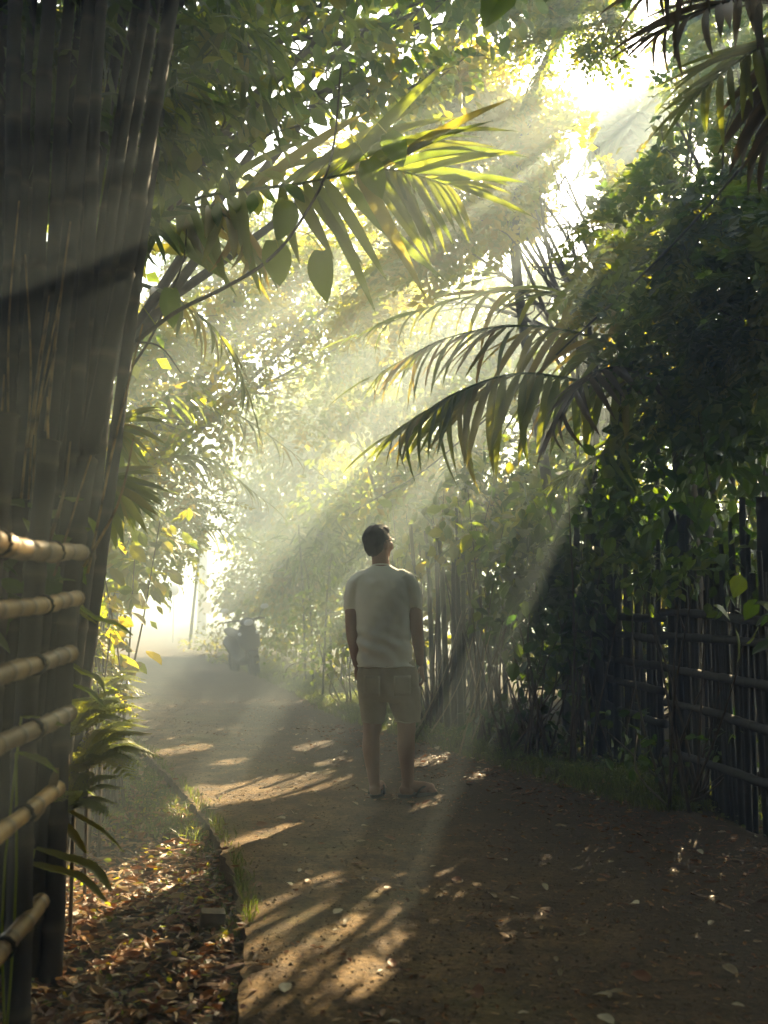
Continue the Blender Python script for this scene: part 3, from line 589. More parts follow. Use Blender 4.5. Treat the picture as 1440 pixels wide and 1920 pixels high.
def rail(t, A, B, r0, r1, mat, name='rail', wobble=.008):
    P = smooth_path([A, np.asarray(A) * .66 + np.asarray(B) * .34 + rng.normal(scale=wobble, size=3), np.asarray(A) * .33 + np.asarray(B) * .67 + rng.normal(scale=wobble, size=3), B], 10)
    culm_mesh(P, r0, r1, .16, 10, .05).build(name, mat, t); return P
def ring(t, c, axis, r, name='lashing', tr=.004, turns=3):
    a = np.linspace(0, turns * 2 * math.pi, turns * 10); ax = nrm(axis); s = nrm(np.cross(ax, [0, 0, 1.0])); w = np.cross(s, ax)
    P = np.asarray(c) + s * (np.cos(a) * r)[:, None] + w * (np.sin(a) * r)[:, None] + ax * (np.linspace(-1, 1, len(a)) * .012)[:, None]
    tube(MB(), P, tr, 4).build(name, M['cord'], t)
FD = nrm([-.091, 1, 0])
ft = empty('bamboo_fence', gp(60, 3.2), 'fence of six pale cut bamboo rails lashed to the dark bamboo clump', 'fence', 'bamboo fences')
for (ue, ve, z_r) in [(152, 1036, .034), (143, 1122, .031), (130, 1224, .033), (130, 1338, .034), (108, 1478, .030), (78, 1692, .034)]:
    E = at(ue, ve, 3.32 + rng.uniform(-.04, .04)); A = E - FD * 2.6 + np.array([0, 0, rng.normal() * .015])
    RP = rail(ft, A, E, z_r * .86, z_r * .78, M['bamboo_tan'], wobble=.016)
    for s in (1, 3): ring(ft, RP[-1 - s] * .5 + RP[-2 - s] * .5, RP[-1 - s] - RP[-2 - s], z_r * .84 + .002, tr=.0035)
for (s, off) in [(.16, .045), (.62, .05), (1.15, .05), (1.8, .05)]:
    c = at(135, 1128, 3.32) - FD * s; x = c[0] - off - .05
    culm_mesh(smooth_path([(x, c[1], -.2), (x - .01, c[1] + .02, 1.0), (x + .03, c[1] + .04, 1.75)], 10), .04, .034, .28).build('post', M['bamboo_dark'], ft)

def side_x(y): return 2.5 - .09 * y
def panel(lab, y0, y1, zs, step, zt, gaps, thin):
    t = empty('bamboo_fence', (side_x(y0), y0, 0), lab, 'fence', 'bamboo fences')
    y = y0
    while y < y1:
        x = side_x(y) + rng.normal() * .012; h = zt + rng.normal() * .12; rr = thin * rng.uniform(.7, 1.35)
        culm_mesh([(x, y, -.05), (x + rng.normal() * .02, y + rng.normal() * .015, h)], rr, rr * .9, .3, 6).build('slat', M['bamboo_shaded'], t)
        y += step * rng.uniform(.6, 1.5) * (2.2 if rng.random() < gaps else 1)
    for z in zs:
        A = np.array([side_x(y0 - .1) - .05, y0 - .1, z + rng.normal() * .02]); B = np.array([side_x(y1 + .1) - .05, y1 + .1, z + rng.normal() * .03])
        rail(t, A, B, .027, .024, M['bamboo_shaded'])
    for y in (y0, (y0 + y1) / 2, y1):
        culm_mesh([(side_x(y) + .06, y, -.1), (side_x(y) + .07, y, zt + .35)], .05, .045, .3).build('post', M['bamboo_shaded'], t)
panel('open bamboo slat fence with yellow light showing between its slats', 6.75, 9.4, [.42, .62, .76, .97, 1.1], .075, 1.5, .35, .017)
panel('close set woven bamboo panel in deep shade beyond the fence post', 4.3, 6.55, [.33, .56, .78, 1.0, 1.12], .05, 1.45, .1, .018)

# ------------------------------------------------------------------ palms
rng = np.random.default_rng(104)
def leaflet_mesh(name, droop, width=.075, notch=False):
    n = 7; f = np.linspace(0, 1, n); w = width * np.array([.35, .85, 1, .95, .8, .5, .04])
    y = f * (1 - .18 * droop * f); z = -droop * f ** 2
    V = np.concatenate([np.stack([-w, y, z + w * .45], -1), np.stack([0 * f, y, z], -1), np.stack([w, y, z + w * .45], -1)])
    i = np.arange(n - 1)
    Q = np.concatenate([np.stack([i, i + n, i + n + 1, i + 1], -1), np.stack([i + n, i + 2 * n, i + 2 * n + 1, i + n + 1], -1)])
    return V, Q
LEAFLETS = [leaflet_mesh('leaflet', d) for d in (.12, .3, .5)]
LF_ME = {}
def leaflet_data(k, tint, mat, width):
    key = (k, round(tint, 1), mat, width)
    if key not in LF_ME:
        V, Q = leaflet_mesh('leaflet', (.12, .3, .5)[k], width)
        me = MB().add(V, None, Q, tint).mesh('leaflet'); me.materials.append(M[mat]); LF_ME[key] = me
    return LF_ME[key]

def frond(t, pts, n, length, hero=False, mat='palm', r0=.016, width=.075, start=.16, hang=.35, tint=(.2, .8), spread=1.0, up=(0, 0, 1), name='frond'):
    """feather leaf along pts with n pairs of leaflets; hero fronds carry every leaflet as its own object"""
    P = smooth_path(pts, 40); T, S, U = frames(P, up)
    mb = MB(); tube(mb, P[::2], np.linspace(r0, r0 * .18, 20), 5, tint=.3)
    items = []
    for k in range(n):
        f = start + (1 - start) * (k + .5) / n; i = min(39, int(f * 39))
        ang = R(72 - 46 * f); ln = length * (.35 + 1.0 * math.sin(math.pi * min(1, (f - start) / (1 - start) * .8 + .18)) ** .8) * rng.uniform(.85, 1.1) * .8
        for sg in (-1, 1):
            if rng.random() < .05: continue
            d = T[i] * math.cos(ang) + S[i] * sg * math.sin(ang) * spread + U[i] * .18 + np.array([0, 0, -hang]) + rng.normal(scale=.08, size=3)
            zn = U[i] + S[i] * sg * -.3 + rng.normal(scale=.15, size=3)
            items.append((P[i], nrm(d), zn, ln, rng.integers(0, 3), float(np.clip(rng.uniform(*tint), 0, 1))))
    items.append((P[-1], T[-1], U[-1], length * .6, 0, .4))
    if not hero:
        for p, d, zn, ln, k, ti in items:
            V, Q = leaflet_mesh('', (.12, .3, .5)[k], width); x = nrm(np.cross(d, zn)); z = np.cross(x, d)
            mb.add(p + (V[:, 0:1] * x + V[:, 1:2] * d + V[:, 2:3] * z) * ln, None, Q, ti)
    fo = mb.build(name, M[mat], t)
    if hero:
        for p, d, zn, ln, k, ti in items:
            x = nrm(np.cross(d, zn)); z = np.cross(x, d)
            o = link('leaflet', leaflet_data(k, ti, mat, width), fo, p)
            o.rotation_mode = 'QUATERNION'; o.rotation_quaternion = Matrix((x, d, z)).transposed().to_quaternion(); o.scale = (ln, ln, ln)
    return fo
def palm_trunk(t, P, r0, r1, mat='bark'):
    P = smooth_path(P, 36); f = np.linspace(0, 1, 36)
    tube(MB(), P, (r0 + (r1 - r0) * f) * (1 + .06 * (np.arange(36) % 2)), 10).build('trunk', M[mat], t)

# palm behind the bamboo clump, its long frond reaching over the lane
t = empty('palm_tree', gp(120, 6.3), 'palm behind the bamboo clump with one long frond reaching out over the lane', 'palm')
palm_trunk(t, [gp(120, 6.3), at(125, 900, 6.3), at(255, 530, 6.25)], .06, .05)
frond(t, [at(255, 520, 6.25), at(340, 385, 5.9), at(560, 345, 5.5), at(720, 318, 5.2), at(850, 350, 5.0)], 29, .80, True, tint=(.2, .8), width=.045, hang=.16, up=(0, -1, .35))
frond(t, [at(255, 520, 6.25), at(300, 420, 6.0), at(400, 390, 5.7), at(480, 480, 5.5)], 13, .5, True, tint=(.4, 1.0), hang=.5)
frond(t, [at(255, 520, 6.25), at(280, 330, 6.0), at(340, 180, 5.8), at(470, 90, 5.6)], 16, .5, tint=(.1, .6))
frond(t, [at(255, 520, 6.25), at(230, 330, 6.0), at(200, 180, 5.6), at(150, 100, 5.2)], 16, .5, tint=(.1, .5))
frond(t, [at(255, 530, 6.25), at(330, 560, 6.2), at(420, 640, 6.2), at(470, 760, 6.2)], 13, .4, tint=(.3, .9))
# palm on the fence side: three feather fronds arch out over the lane
t = empty('palm_tree', gp(1300, 7.6), 'palm rising behind the fence with long fronds arching over the lane and drooping leaflets', 'palm')
cp = at(1275, 745, 7.4); palm_trunk(t, [gp(1300, 7.6), at(1290, 1000, 7.5), cp], .10, .08)
frond(t, [cp, at(1130, 722, 7.2), at(980, 700, 7.0), at(860, 735, 6.9), at(732, 815, 6.8)], 30, .74, True, tint=(.3, .9), hang=.8, width=.045, up=(0, -.5, 1))
frond(t, [cp, at(1170, 655, 7.4), at(1010, 612, 7.4), at(850, 630, 7.4), at(700, 705, 7.4)], 28, .70, True, tint=(.3, 1), hang=.55, width=.043, up=(0, -.5, 1))
frond(t, [cp, at(1180, 600, 7.6), at(1030, 548, 8.0), at(860, 560, 8.3), at(650, 635, 8.6)], 22, .6, True, tint=(.3, .9), hang=.3, width=.05)
frond(t, [cp, at(1190, 800, 7.2), at(1120, 860, 7.0), at(1050, 900, 6.9)], 15, .42, True, tint=(.1, .5), hang=.2, width=.045)
frond(t, [cp, at(1170, 690, 7.0), at(1090, 720, 6.6), at(1030, 820, 6.4)], 14, .4, True, 'palm_brown', tint=(.2, 1), hang=.6, width=.06)
for e in [(1420, 640, 6.8), (1440, 820, 6.6), (1350, 560, 7.2), (1260, 520, 7.8), (1400, 950, 6.6)]:
    mid = (cp + at(*e)) / 2 + np.array([0, 0, .25]); frond(t, [cp, mid, at(*e)], 15, .45, tint=(0, .5))
# palm whose stiff fronds hang into the sky gap
t = empty('palm_tree', (2.55, 4.6, 0), 'palm with stiff brown edged fronds hanging into the sky gap', 'palm')
cp = at(1540, 40, 4.5); palm_trunk(t, [(2.55, 4.6, 0), (2.4, 4.6, 2.0), cp], .11, .09)
frond(t, [cp, at(1450, 0, 4.4), at(1340, 10, 4.3), at(1215, 70, 4.25)], 16, .46, True, 'palm_brown', tint=(.1, .9), hang=.25, width=.045, up=(0, -.7, 1))
frond(t, [cp, at(1470, 70, 4.3), at(1390, 110, 4.2), at(1290, 190, 4.15)], 15, .44, True, 'palm', tint=(.1, .7), hang=.3, width=.045, up=(0, -.7, 1))
frond(t, [cp, at(1440, -70, 4.4), at(1330, -80, 4.3), at(1200, -20, 4.2)], 16, .46, True, 'palm_brown', tint=(.1, .8), hang=.3, width=.045, up=(0, -.7, 1))
for e in [(1440, 270, 4.2), (1600, 250, 4.0), (1700, 100, 4.2), (1560, -160, 4.2), (1400, -200, 4.8)]:
    frond(t, [cp, (cp + at(*e)) / 2 + np.array([0, 0, .15]), at(*e)], 14, .45, mat='palm_brown', tint=(0, .8))
# hazy palms over the verge before the bend
t = empty('palm_tree', gp(150, 9.6), 'hazy palm with drooping fronds over the verge before the bright bend', 'palm')
cp = at(215, 800, 9.6); palm_trunk(t, [gp(150, 9.6), at(180, 1000, 9.6), cp], .1, .08)
frond(t, [cp, at(320, 745, 9.6), at(440, 775, 9.5), at(575, 868, 9.4)], 18, .5, True, tint=(.2, .8), hang=.5, width=.055)
frond(t, [cp, at(300, 850, 9.8), at(390, 862, 9.9), at(498, 940, 10)], 18, .5, True, tint=(.2, .8), hang=.3, width=.055)
frond(t, [cp, at(250, 930, 10), at(330, 965, 10.2), at(450, 1005, 10.4)], 18, .5, True, tint=(.2, .8), hang=.5, width=.055)
frond(t, [cp, at(230, 700, 9.4), at(280, 640, 9.2), at(360, 640, 9)], 15, .5, tint=(.2, .8))
# fan palm tucked against the leaning culm
t = empty('fan_palm', gp(165, 5.3), 'small fan palm with ribbed fan leaves beside the leaning bamboo', 'palm')
palm_trunk(t, [gp(165, 5.3), at(160, 1150, 5.3), at(165, 960, 5.3)], .05, .04)
for (hu, hv, hd, ln, a0, a1) in [(205, 800, 5.3, .30, 35, -75), (185, 895, 5.2, .36, 15, -75), (215, 905, 5.5, .30, 5, -70)]:
    hub = at(hu, hv, hd); mb = MB(); tube(mb, smooth_path([at(165, 960, 5.3), (at(165, 960, 5.3) + hub) / 2 + np.array([-.05, 0, .05]), hub], 8), np.linspace(.009, .006, 8), 5)
    fan = mb.build('fan_leaf', M['palm'], t)
    for k in range(12):
        a = R(a0 + (a1 - a0) * k / 11 + rng.normal() * 2); d = nrm([math.cos(a), -.25 + rng.normal() * .12, math.sin(a)]); zn = np.array([-math.sin(a) * .4, -.8, math.cos(a) * .6 + .3])
        x = nrm(np.cross(d, zn)); z = np.cross(x, d); ll = ln * rng.uniform(.85, 1.15)
        o = link('leaflet', leaflet_data(int(rng.integers(0, 2)), float(rng.uniform(.3, .8)), 'palm', .085), fan, hub)
        o.rotation_mode = 'QUATERNION'; o.rotation_quaternion = Matrix((x, d, z)).transposed().to_quaternion(); o.scale = (ll, ll, ll)
# tall far coconut palm in the sky gap
t = empty('coconut_palm', gp(1165, 14.5), 'tall pale coconut palm showing through the sky gap', 'palm')
cp = at(1190, 300, 14.5); palm_trunk(t, [gp(1130, 14.5), at(1165, 800, 14.5), cp], .16, .11)
for e, m_ in [((1165, 165, 14.5), .2), ((1235, 175, 14.4), .5), ((1290, 230, 14.5), .6), ((1110, 240, 14.5), .6), ((1080, 330, 14.5), .9), ((1270, 350, 14.5), .9), ((1200, 210, 14), .4), ((1215, 400, 14), 1.0), ((1150, 400, 14.2), 1.0), ((1250, 260, 14.0), .7), ((1140, 190, 14.3), .4), ((1205, 170, 14.2), .3), ((1260, 300, 14.8), .8), ((1120, 290, 14.9), .8), ((1180, 240, 13.6), .5)]:
    frond(t, [cp, (cp + at(*e)) / 2 + np.array([0, 0, .55 * m_]), at(*e)], 24, .62, tint=(.2, .8), width=.06, hang=.5)

# ------------------------------------------------------------------ hanging big leaves, vines, cable
rng = np.random.default_rng(105)
def big_leaf(L, W, fold=.25, bend=.3, heart=True):
    n = 9; f = np.linspace(0, 1, n); w = W * np.sin(math.pi * np.clip(f * .86 + (.14 if heart else .05), 0, 1)) ** .8; w[-1] = .002
    cols = [-1, -.5, 0, .5, 1]
    V = np.stack([np.stack([w * c, L * f, -bend * L * f ** 2 + abs(c) * w * fold + .06 * W * np.sin(f * 9 + c * 2)], -1) for c in cols])
    i, j = np.meshgrid(np.arange(4), np.arange(n - 1), indexing='ij')
    return V.reshape(-1, 3), np.stack([i * n + j, (i + 1) * n + j, (i + 1) * n + j + 1, i * n + j + 1], -1).reshape(-1, 4)
def put_leaf(parent, p, d, zn, L, W, mat, tint, bend=.3, fold=.25, name='leaf', heart=True):
    V, Q = big_leaf(L, W, fold, bend, heart); d = nrm(d); x = nrm(np.cross(d, zn)); z = np.cross(x, d)
    return MB().add(np.asarray(p) + V[:, 0:1] * x + V[:, 1:2] * d + V[:, 2:3] * z, None, Q, tint).build(name, M[mat], parent)
t = empty('climbing_vine', at(240, 650, 4.9), 'vine with big heart shaped leaves hanging in front of the long palm frond', 'vine')
VS = smooth_path([at(235, 655, 4.8), at(330, 585, 4.75), at(420, 540, 4.7), at(500, 490, 4.65), at(560, 420, 4.6), at(620, 300, 4.6), at(640, 120, 4.7)], 60)
tube(MB(), smooth_path([at(235, 655, 4.8), at(330, 585, 4.75), at(420, 540, 4.7), at(500, 490, 4.65), at(560, 420, 4.6), at(620, 300, 4.6), at(640, 120, 4.7)], 40), np.linspace(.011, .005, 40), 6).build('stem', M['bark'], t)
tube(MB(), smooth_path([at(240, 700, 4.8), at(290, 620, 4.8), at(340, 500, 4.8), at(350, 430, 4.85)], 20), np.linspace(.008, .003, 20), 5).build('stem', M['bark'], t)
tube(MB(), smooth_path([at(245, 640, 4.75), at(300, 650, 4.7), at(340, 700, 4.7)], 12), np.linspace(.006, .002, 12), 5).build('stem', M['bark'], t)
for (u, v, d, L, W, dx, dz) in [(535, 375, 4.6, .2, .075, -.1, -1), (512, 450, 4.65, .22, .08, .1, -1), (605, 470, 4.6, .24, .075, .05, -1), (320, 540, 4.75, .2, .06, .1, -1), (690, 300, 4.9, .2, .075, .3, -1), (725, 250, 4.9, .2, .075, .5, -.8), (215, 530, 4.5, .13, .04, .1, -1)]:
    q_ = VS[int(np.argmin(np.linalg.norm(VS - at(u, v, d), axis=1)))]; tube(MB(), smooth_path([q_, (q_ + at(u, v, d)) / 2 + np.array([0, 0, .03]), at(u, v, d)], 7), .0028, 5).build('petiole', M['fern'], t)
    put_leaf(t, at(u, v, d), (dx + rng.normal() * .1, -.2 + rng.normal() * .2, dz), (rng.normal() * .3, -1, .2), L * rng.uniform(.8, 1.1), W * .9, 'leaf', rng.uniform(.1, .6), rng.uniform(.15, .5), rng.uniform(.25, .55))
t = empty('dry_vine_curtain', gp(960, 8.3), 'curtain of thin dry vines slanting down to the verge behind the man', 'vine')
for k in range(20):
    u0 = rng.choice([800, 850, 890, 960, 985]) + rng.normal() * 16; du = rng.uniform(40, 95); v1 = rng.uniform(1370, 1405)
    d = rng.uniform(7.9, 9.2) if u0 > 870 else rng.uniform(8.8, 9.6); va = CAM_H * FPX / d + 1128
    P = smooth_path([at(u0 + du, rng.uniform(1130, 1210), d + .15), at(u0 + du * .62, 1260, d + .05), at(u0 + du * .25, 1330, d), at(u0 - 10, va, d)], 14)
    tube(MB(), P, np.linspace(.004, .007, 14), 4).build('strand', M['pale_leaf'] if k % 3 else M['twig'], t)
pole_b = np.array([-6.2, 34, -.05]); pole_t = np.array([-6.15, 34, 5.2])
tag(tube(MB(), smooth_path([pole_t - (0, 0, .5), at(560, 985, 22), at(720, 927, 11.8), at(900, 795, 8.7), at(1070, 640, 7.0), at(1250, 470, 5.9), at(1420, 280, 5.0), at(1700, -40, 3.9)], 70), .008, 6).build('cable', M['cable']), 'thin dark cable sagging across the lane from the far pole', 'cable')
t = empty('utility_pole', pole_b, 'pale concrete utility pole with an orange board at the lane bend', 'pole')
tube(MB(), [pole_b, (pole_b + pole_t) / 2, pole_t], [.17, .15, .12], 12).build('shaft', M['concrete_pole'], t)
bd = MB(); box(bd, at(388, 1140, 33.7), (.32, .02, .36)); bo = bd.build('board', M['board'], t, smooth=False); bd = MB(); box(bd, at(394, 1150, 33.68), (.08, .012, .14)); bd.build('label_strip', M['white'], bo, smooth=False)
bd = MB(); box(bd, pole_t - (0, 0, .5), (.9, .08, .08)); bd.build('crossarm', M['bark'], t, smooth=False)
t = empty('leaning_pole', gp(357, 26), 'thin dark bamboo pole leaning beside the utility pole', 'pole')
culm_mesh(smooth_path([gp(357, 26), at(368, 1090, 26), at(380, 960, 26)], 12), .045, .035, .4).build('culm', M['bamboo_dark'], t)
t = empty('round_marker', gp(327, 30), 'small round white disc on a thin post at the bright bend', 'marker')
tube(MB(), [gp(327, 30), at(326, 1108, 30)], .015, 6).build('post', M['concrete_pole'], t)
mb = MB(); a = np.linspace(0, 2 * math.pi, 25)[:-1]; c = at(326, 1107, 29.96); tube(mb, [c - (0, .012, 0), c + (0, .012, 0)], .16, 20); mb.build('disc', M['white'], t)

# ------------------------------------------------------------------ ferns and small plants along the fence
rng = np.random.default_rng(106)
def fern_frond(t, base, d, L, tint):
    d = nrm(d); side = nrm(np.cross(d, [0, 0, 1.0])); P = smooth_path([base, base + d * L * .5 + np.array([0, 0, .12 * L]), base + d * L - np.array([0, 0, .18 * L])], 18)
    T, S, U = frames(P); mb = MB(); tube(mb, P, np.linspace(.003, .001, 18), 4, tint=.3)
    n = 22
    for k in range(n):
        f = .14 + .86 * k / n; i = min(17, int(f * 17)); w = L * .30 * math.sin(math.pi * (f * .82 + .16)) ** .9
        for sg in (-1, 1):
            dd = nrm(S[i] * sg + T[i] * .45 + np.array([0, 0, -.18])); nn = U[i]
            # a pinna is a toothed strip of small lobes
            for q in range(4):
                pp = P[i] + dd * w * q * .23
                scatter(mb, LEAF_D, np.array([pp, pp]), np.array([dd + T[i] * .5, dd - T[i] * .3]), np.array([nn, nn]), w * .33 * (1 - q * .15), tint + rng.normal() * .08)
    return mb.build('frond', M['fern'], t)
FERN = [(140, 1450, 4.0, .34, 'fern with long yellow green fronds arching from the fence foot over the verge'), (128, 1385, 4.1, .32, 'fern with short bright fronds high against the bamboo clump'),
        (118, 1525, 3.7, .26, 'small fern growing beside the lower bamboo rails'), (165, 1365, 4.8, .3, 'fern under the curled strap leaf by the clump'), (165, 1430, 4.5, .3, 'pale fern on the verge beyond the rails'),
        (175, 1310, 5.4, .3, 'fern at the foot of the yellow leaved bush'), (190, 1400, 5.2, .26, 'low fern at the edge of the grass verge')]
for (u, v, y, L, lab) in FERN:
    b = at(u, v, y); b[2] = max(b[2], float(ground_h(b[0], b[1]))); t = empty('fern', b, lab, 'fern', 'ferns along the bamboo fence')
    for k in range(8):
        a = R(-80 + 150 * k / 7 + rng.normal() * 8); fern_frond(t, b, np.array([math.cos(a) * .9, math.sin(a) * .6 - .1, rng.uniform(.1, .8)]), L * rng.uniform(.75, 1.15), rng.uniform(.3, .8))
    tube(MB(), [b - (0, 0, max(.04, b[2] - float(ground_h(b[0], b[1])) + .03)), b], .008, 5).build('stalk', M['twig'], t)
def strap(t, pts, W, mat, tint, curl=.5, name='leaf'):
    P = smooth_path(pts, 20); T, S, U = frames(P); f = np.linspace(0, 1, 20); w = W * np.sin(math.pi * (f * .9 + .07)) ** .6
    cols = [-1, -.5, 0, .5, 1]; V = np.concatenate([P + S * (w * c)[:, None] + U * (w * abs(c) * curl + .06 * w * np.sin(f * 30 + c * 4))[:, None] for c in cols])
    i, j = np.meshgrid(np.arange(4), np.arange(19), indexing='ij')
    return MB().add(V, None, np.stack([i * 20 + j, (i + 1) * 20 + j, (i + 1) * 20 + j + 1, i * 20 + j + 1], -1).reshape(-1, 4), tint).build(name, M[mat], t)
def plant(lab, base, leaves, grp='strap leaved plants by the fence', W=.03, mat='leaf', cat='plant'):
    t = empty('strap_leaved_plant', base, lab, cat, grp)
    for pts in leaves:
        strap(t, pts, W * rng.uniform(.85, 1.15), mat, rng.uniform(.4, .8))
        tube(MB(), smooth_path([base, (np.asarray(base) + pts[0]) / 2 + rng.normal(scale=.02, size=3), pts[0]], 6), .004, 5).build('stem', M['fern'], t)
plant('plant with a long glossy strap leaf reaching out below the second rail', gp(120, 3.9), [[at(140, 1130, 3.8), at(175, 1160, 3.8), at(215, 1172, 3.8), at(248, 1192, 3.8)], [at(138, 1110, 3.85), at(150, 1150, 3.8), at(180, 1170, 3.8)]], W=.024)
plant('plant with curled drooping strap leaves at the third rail', gp(118, 3.7), [[at(125, 1240, 3.7), at(150, 1262, 3.7), at(180, 1275, 3.7), at(195, 1300, 3.7)], [at(135, 1285, 3.8), at(165, 1300, 3.8), at(197, 1328, 3.8)]], W=.026)
plant('plant with two long arching strap leaves at the lowest rail', gp(45, 3.35), [[at(48, 1618, 3.25), at(90, 1632, 3.2), at(150, 1650, 3.15), at(198, 1692, 3.1)], [at(65, 1592, 3.35), at(120, 1612, 3.3), at(170, 1630, 3.25), at(208, 1672, 3.2)]], W=.024)
plant('plant with a limp green leaf across the fifth rail', gp(40, 3.1), [[at(30, 1412, 3.05), at(52, 1420, 3.05), at(80, 1432, 3.0), at(108, 1450, 3.0)], [at(40, 1345, 3.1), at(70, 1352, 3.05), at(120, 1362, 3.0)]], W=.018)
plant('plant with pale blades leaning over the litter past the rails', gp(95, 3.9), [[at(100, 1505, 3.8), at(140, 1530, 3.75), at(190, 1560, 3.7), at(232, 1598, 3.7)], [at(120, 1455, 4.1), at(150, 1475, 4.1), at(185, 1498, 4.1)], [at(105, 1530, 3.7), at(130, 1560, 3.7), at(160, 1600, 3.6)]], W=.018)
t = empty('dry_sheath', at(95, 1500, 3.25), 'dry brown bamboo sheath leaf hanging across the fifth rail', 'leaf')
strap(t, [at(108, 1440, 3.22), at(98, 1490, 3.2), at(78, 1530, 3.2), at(60, 1545, 3.2)], .022, 'pale_leaf', .3)

# ------------------------------------------------------------------ grass, litter, stones
rng = np.random.default_rng(107)
def on_lane(x, y): return (x > lane_l(y) + .01) & (x < lane_r(y) - .0)
def gz(x, y): return np.where(on_lane(x, y), lane_z(x, y), ground_h(x, y))
def grass(name, lab, x, y, h, ncl=7, spread=.035):
    n = len(x); bx_ = np.repeat(x, ncl) + rng.normal(scale=spread, size=n * ncl); by_ = np.repeat(y, ncl) + rng.normal(scale=spread, size=n * ncl)
    hh = np.repeat(h, ncl) * rng.uniform(.5, 1.2, n * ncl); m = len(bx_); bz = gz(bx_, by_) - .005
    lean = rng.normal(scale=.45, size=(m, 2)); a = rng.uniform(0, math.pi, m); w = .0022 + .02 * hh
    P0 = np.stack([bx_, by_, bz], -1); side = np.stack([np.cos(a), np.sin(a), 0 * a], -1) * w[:, None]
    P1 = P0 + np.stack([lean[:, 0] * hh * .35, lean[:, 1] * hh * .35, hh * .6], -1); P2 = P0 + np.stack([lean[:, 0] * hh, lean[:, 1] * hh, hh * .95], -1)
    V = np.stack([P0 - side, P0 + side, P1 + side * .7, P1 - side * .7, P2], 1).reshape(-1, 3); k = np.arange(m)[:, None] * 5
    mb = MB().add(V, k + np.array([[3, 2, 4]]), k + np.array([[0, 1, 2, 3]]), np.repeat(rng.random(m), 5))
    tag(mb.build(name, M['grass'], smooth=False), lab, 'grass', kind='stuff')
y = 6 + 16 * rng.random(3200) ** 1.4; x = lane_r(y) + rng.gamma(1.6, .35, 3200) - .12
grass('grass', 'short trodden grass along the fence side verge of the lane', x, y, np.full(3200, .07))
y = 5.6 + 8 * rng.random(1300) ** 1.2; x = lane_l(y) - rng.gamma(1.5, .25, 1300) - .02; kx = x > -.36 * y
y2 = 4.0 + 6 * rng.random(420) ** 1.3; x2 = lane_l(y2) + rng.normal(scale=.035, size=420) - .02
x = np.concatenate([x[kx], x2]); y = np.concatenate([y[kx], y2])
grass('grass', 'low grass on the verge below the ferns', x, y, np.where(np.arange(len(x)) < len(x) - 420, .08, .05), 6)
# low creeping plants
def cover(name, lab, x, y, size, mat, tint):
    n = len(x); P = np.stack([x, y, gz(x, y) + rng.uniform(.005, .05, n)], -1); mb = MB()
    scatter(mb, LEAF_A, P, rng.normal(size=(n, 3)) * [1, 1, .35], np.array([0, 0, 1.0]) + rng.normal(scale=.4, size=(n, 3)), size * rng.uniform(.6, 1.4, n), rng.uniform(*tint, n))
    tag(mb.build(name, M[mat], smooth=False), lab, 'ground cover', kind='stuff')
y = 5 + 11 * rng.random(5000) ** 1.3; x = lane_r(y) + rng.gamma(2.0, .4, 5000) + .0
cover('ground_cover', 'low creeping leafy plants at the foot of the fence', x, y, .035, 'leaf_dark', (.2, 1))
y = 3.2 + 6 * rng.random(1500); x = lane_l(y) - rng.gamma(2.0, .25, 1500); kx = x > -.37 * y
cover('ground_cover', 'low creeping leafy plants on the littered verge', x[kx], y[kx], .03, 'leaf', (.3, 1))
# leaf litter
def litter(name, lab, x, y, size, lift=.012, tint=(0, 1)):
    n = len(x); P = np.stack([x, y, gz(x, y) + rng.uniform(.002, lift, n)], -1); mb = MB()
    a = rng.uniform(0, 2 * math.pi, n); yd = np.stack([np.cos(a), np.sin(a), rng.normal(scale=.16, size=n)], -1); zn = np.array([0, 0, 1.0]) + rng.normal(scale=.28, size=(n, 3))
    s = size * rng.uniform(.5, 1.5, n); h = n // 2; ti = rng.uniform(*tint, n)
    scatter(mb, LEAF_C, P[:h], yd[:h], zn[:h], s[:h], ti[:h]); scatter(mb, LEAF_N, P[h:], yd[h:], zn[h:], s[h:] * 1.7, ti[h:])
    tag(mb.build(name, M['litter'], smooth=False), lab, 'litter', kind='stuff')
n = 18000; y = 2.5 + 6.5 * rng.random(n) ** 1.5; x = lane_l(y) - .0 - (1.65 + .1 * y) * rng.random(n) ** 1.1 + rng.normal(scale=.018, size=n)
litter('leaf_litter', 'thick brown and orange leaf litter on the low verge by the rails', x, y, .05, .03)
n = 5000; y = 3.0 + 7 * rng.random(n) ** 1.3; x = lane_r(y) - .9 + rng.gamma(2.2, .5, n)
litter('leaf_litter', 'scattered leaf litter along the shaded verge by the fence', x, y, .035, .012, (0, .8))
n = 11000; y = 2.6 + 10 * rng.random(n) ** 1.4; x = lane_l(y) + (lane_r(y) - lane_l(y)) * rng.random(n) ** .7
kx = wob(x, y, 1.3) * .5 + wob(x + 3, y * .8, 3.0) * .35 + .35 > rng.random(n) * .9
litter('leaf_litter', 'small crumbs of leaf and straw strewn over the lane', x[kx], y[kx], .02, .008, (.3, 1))
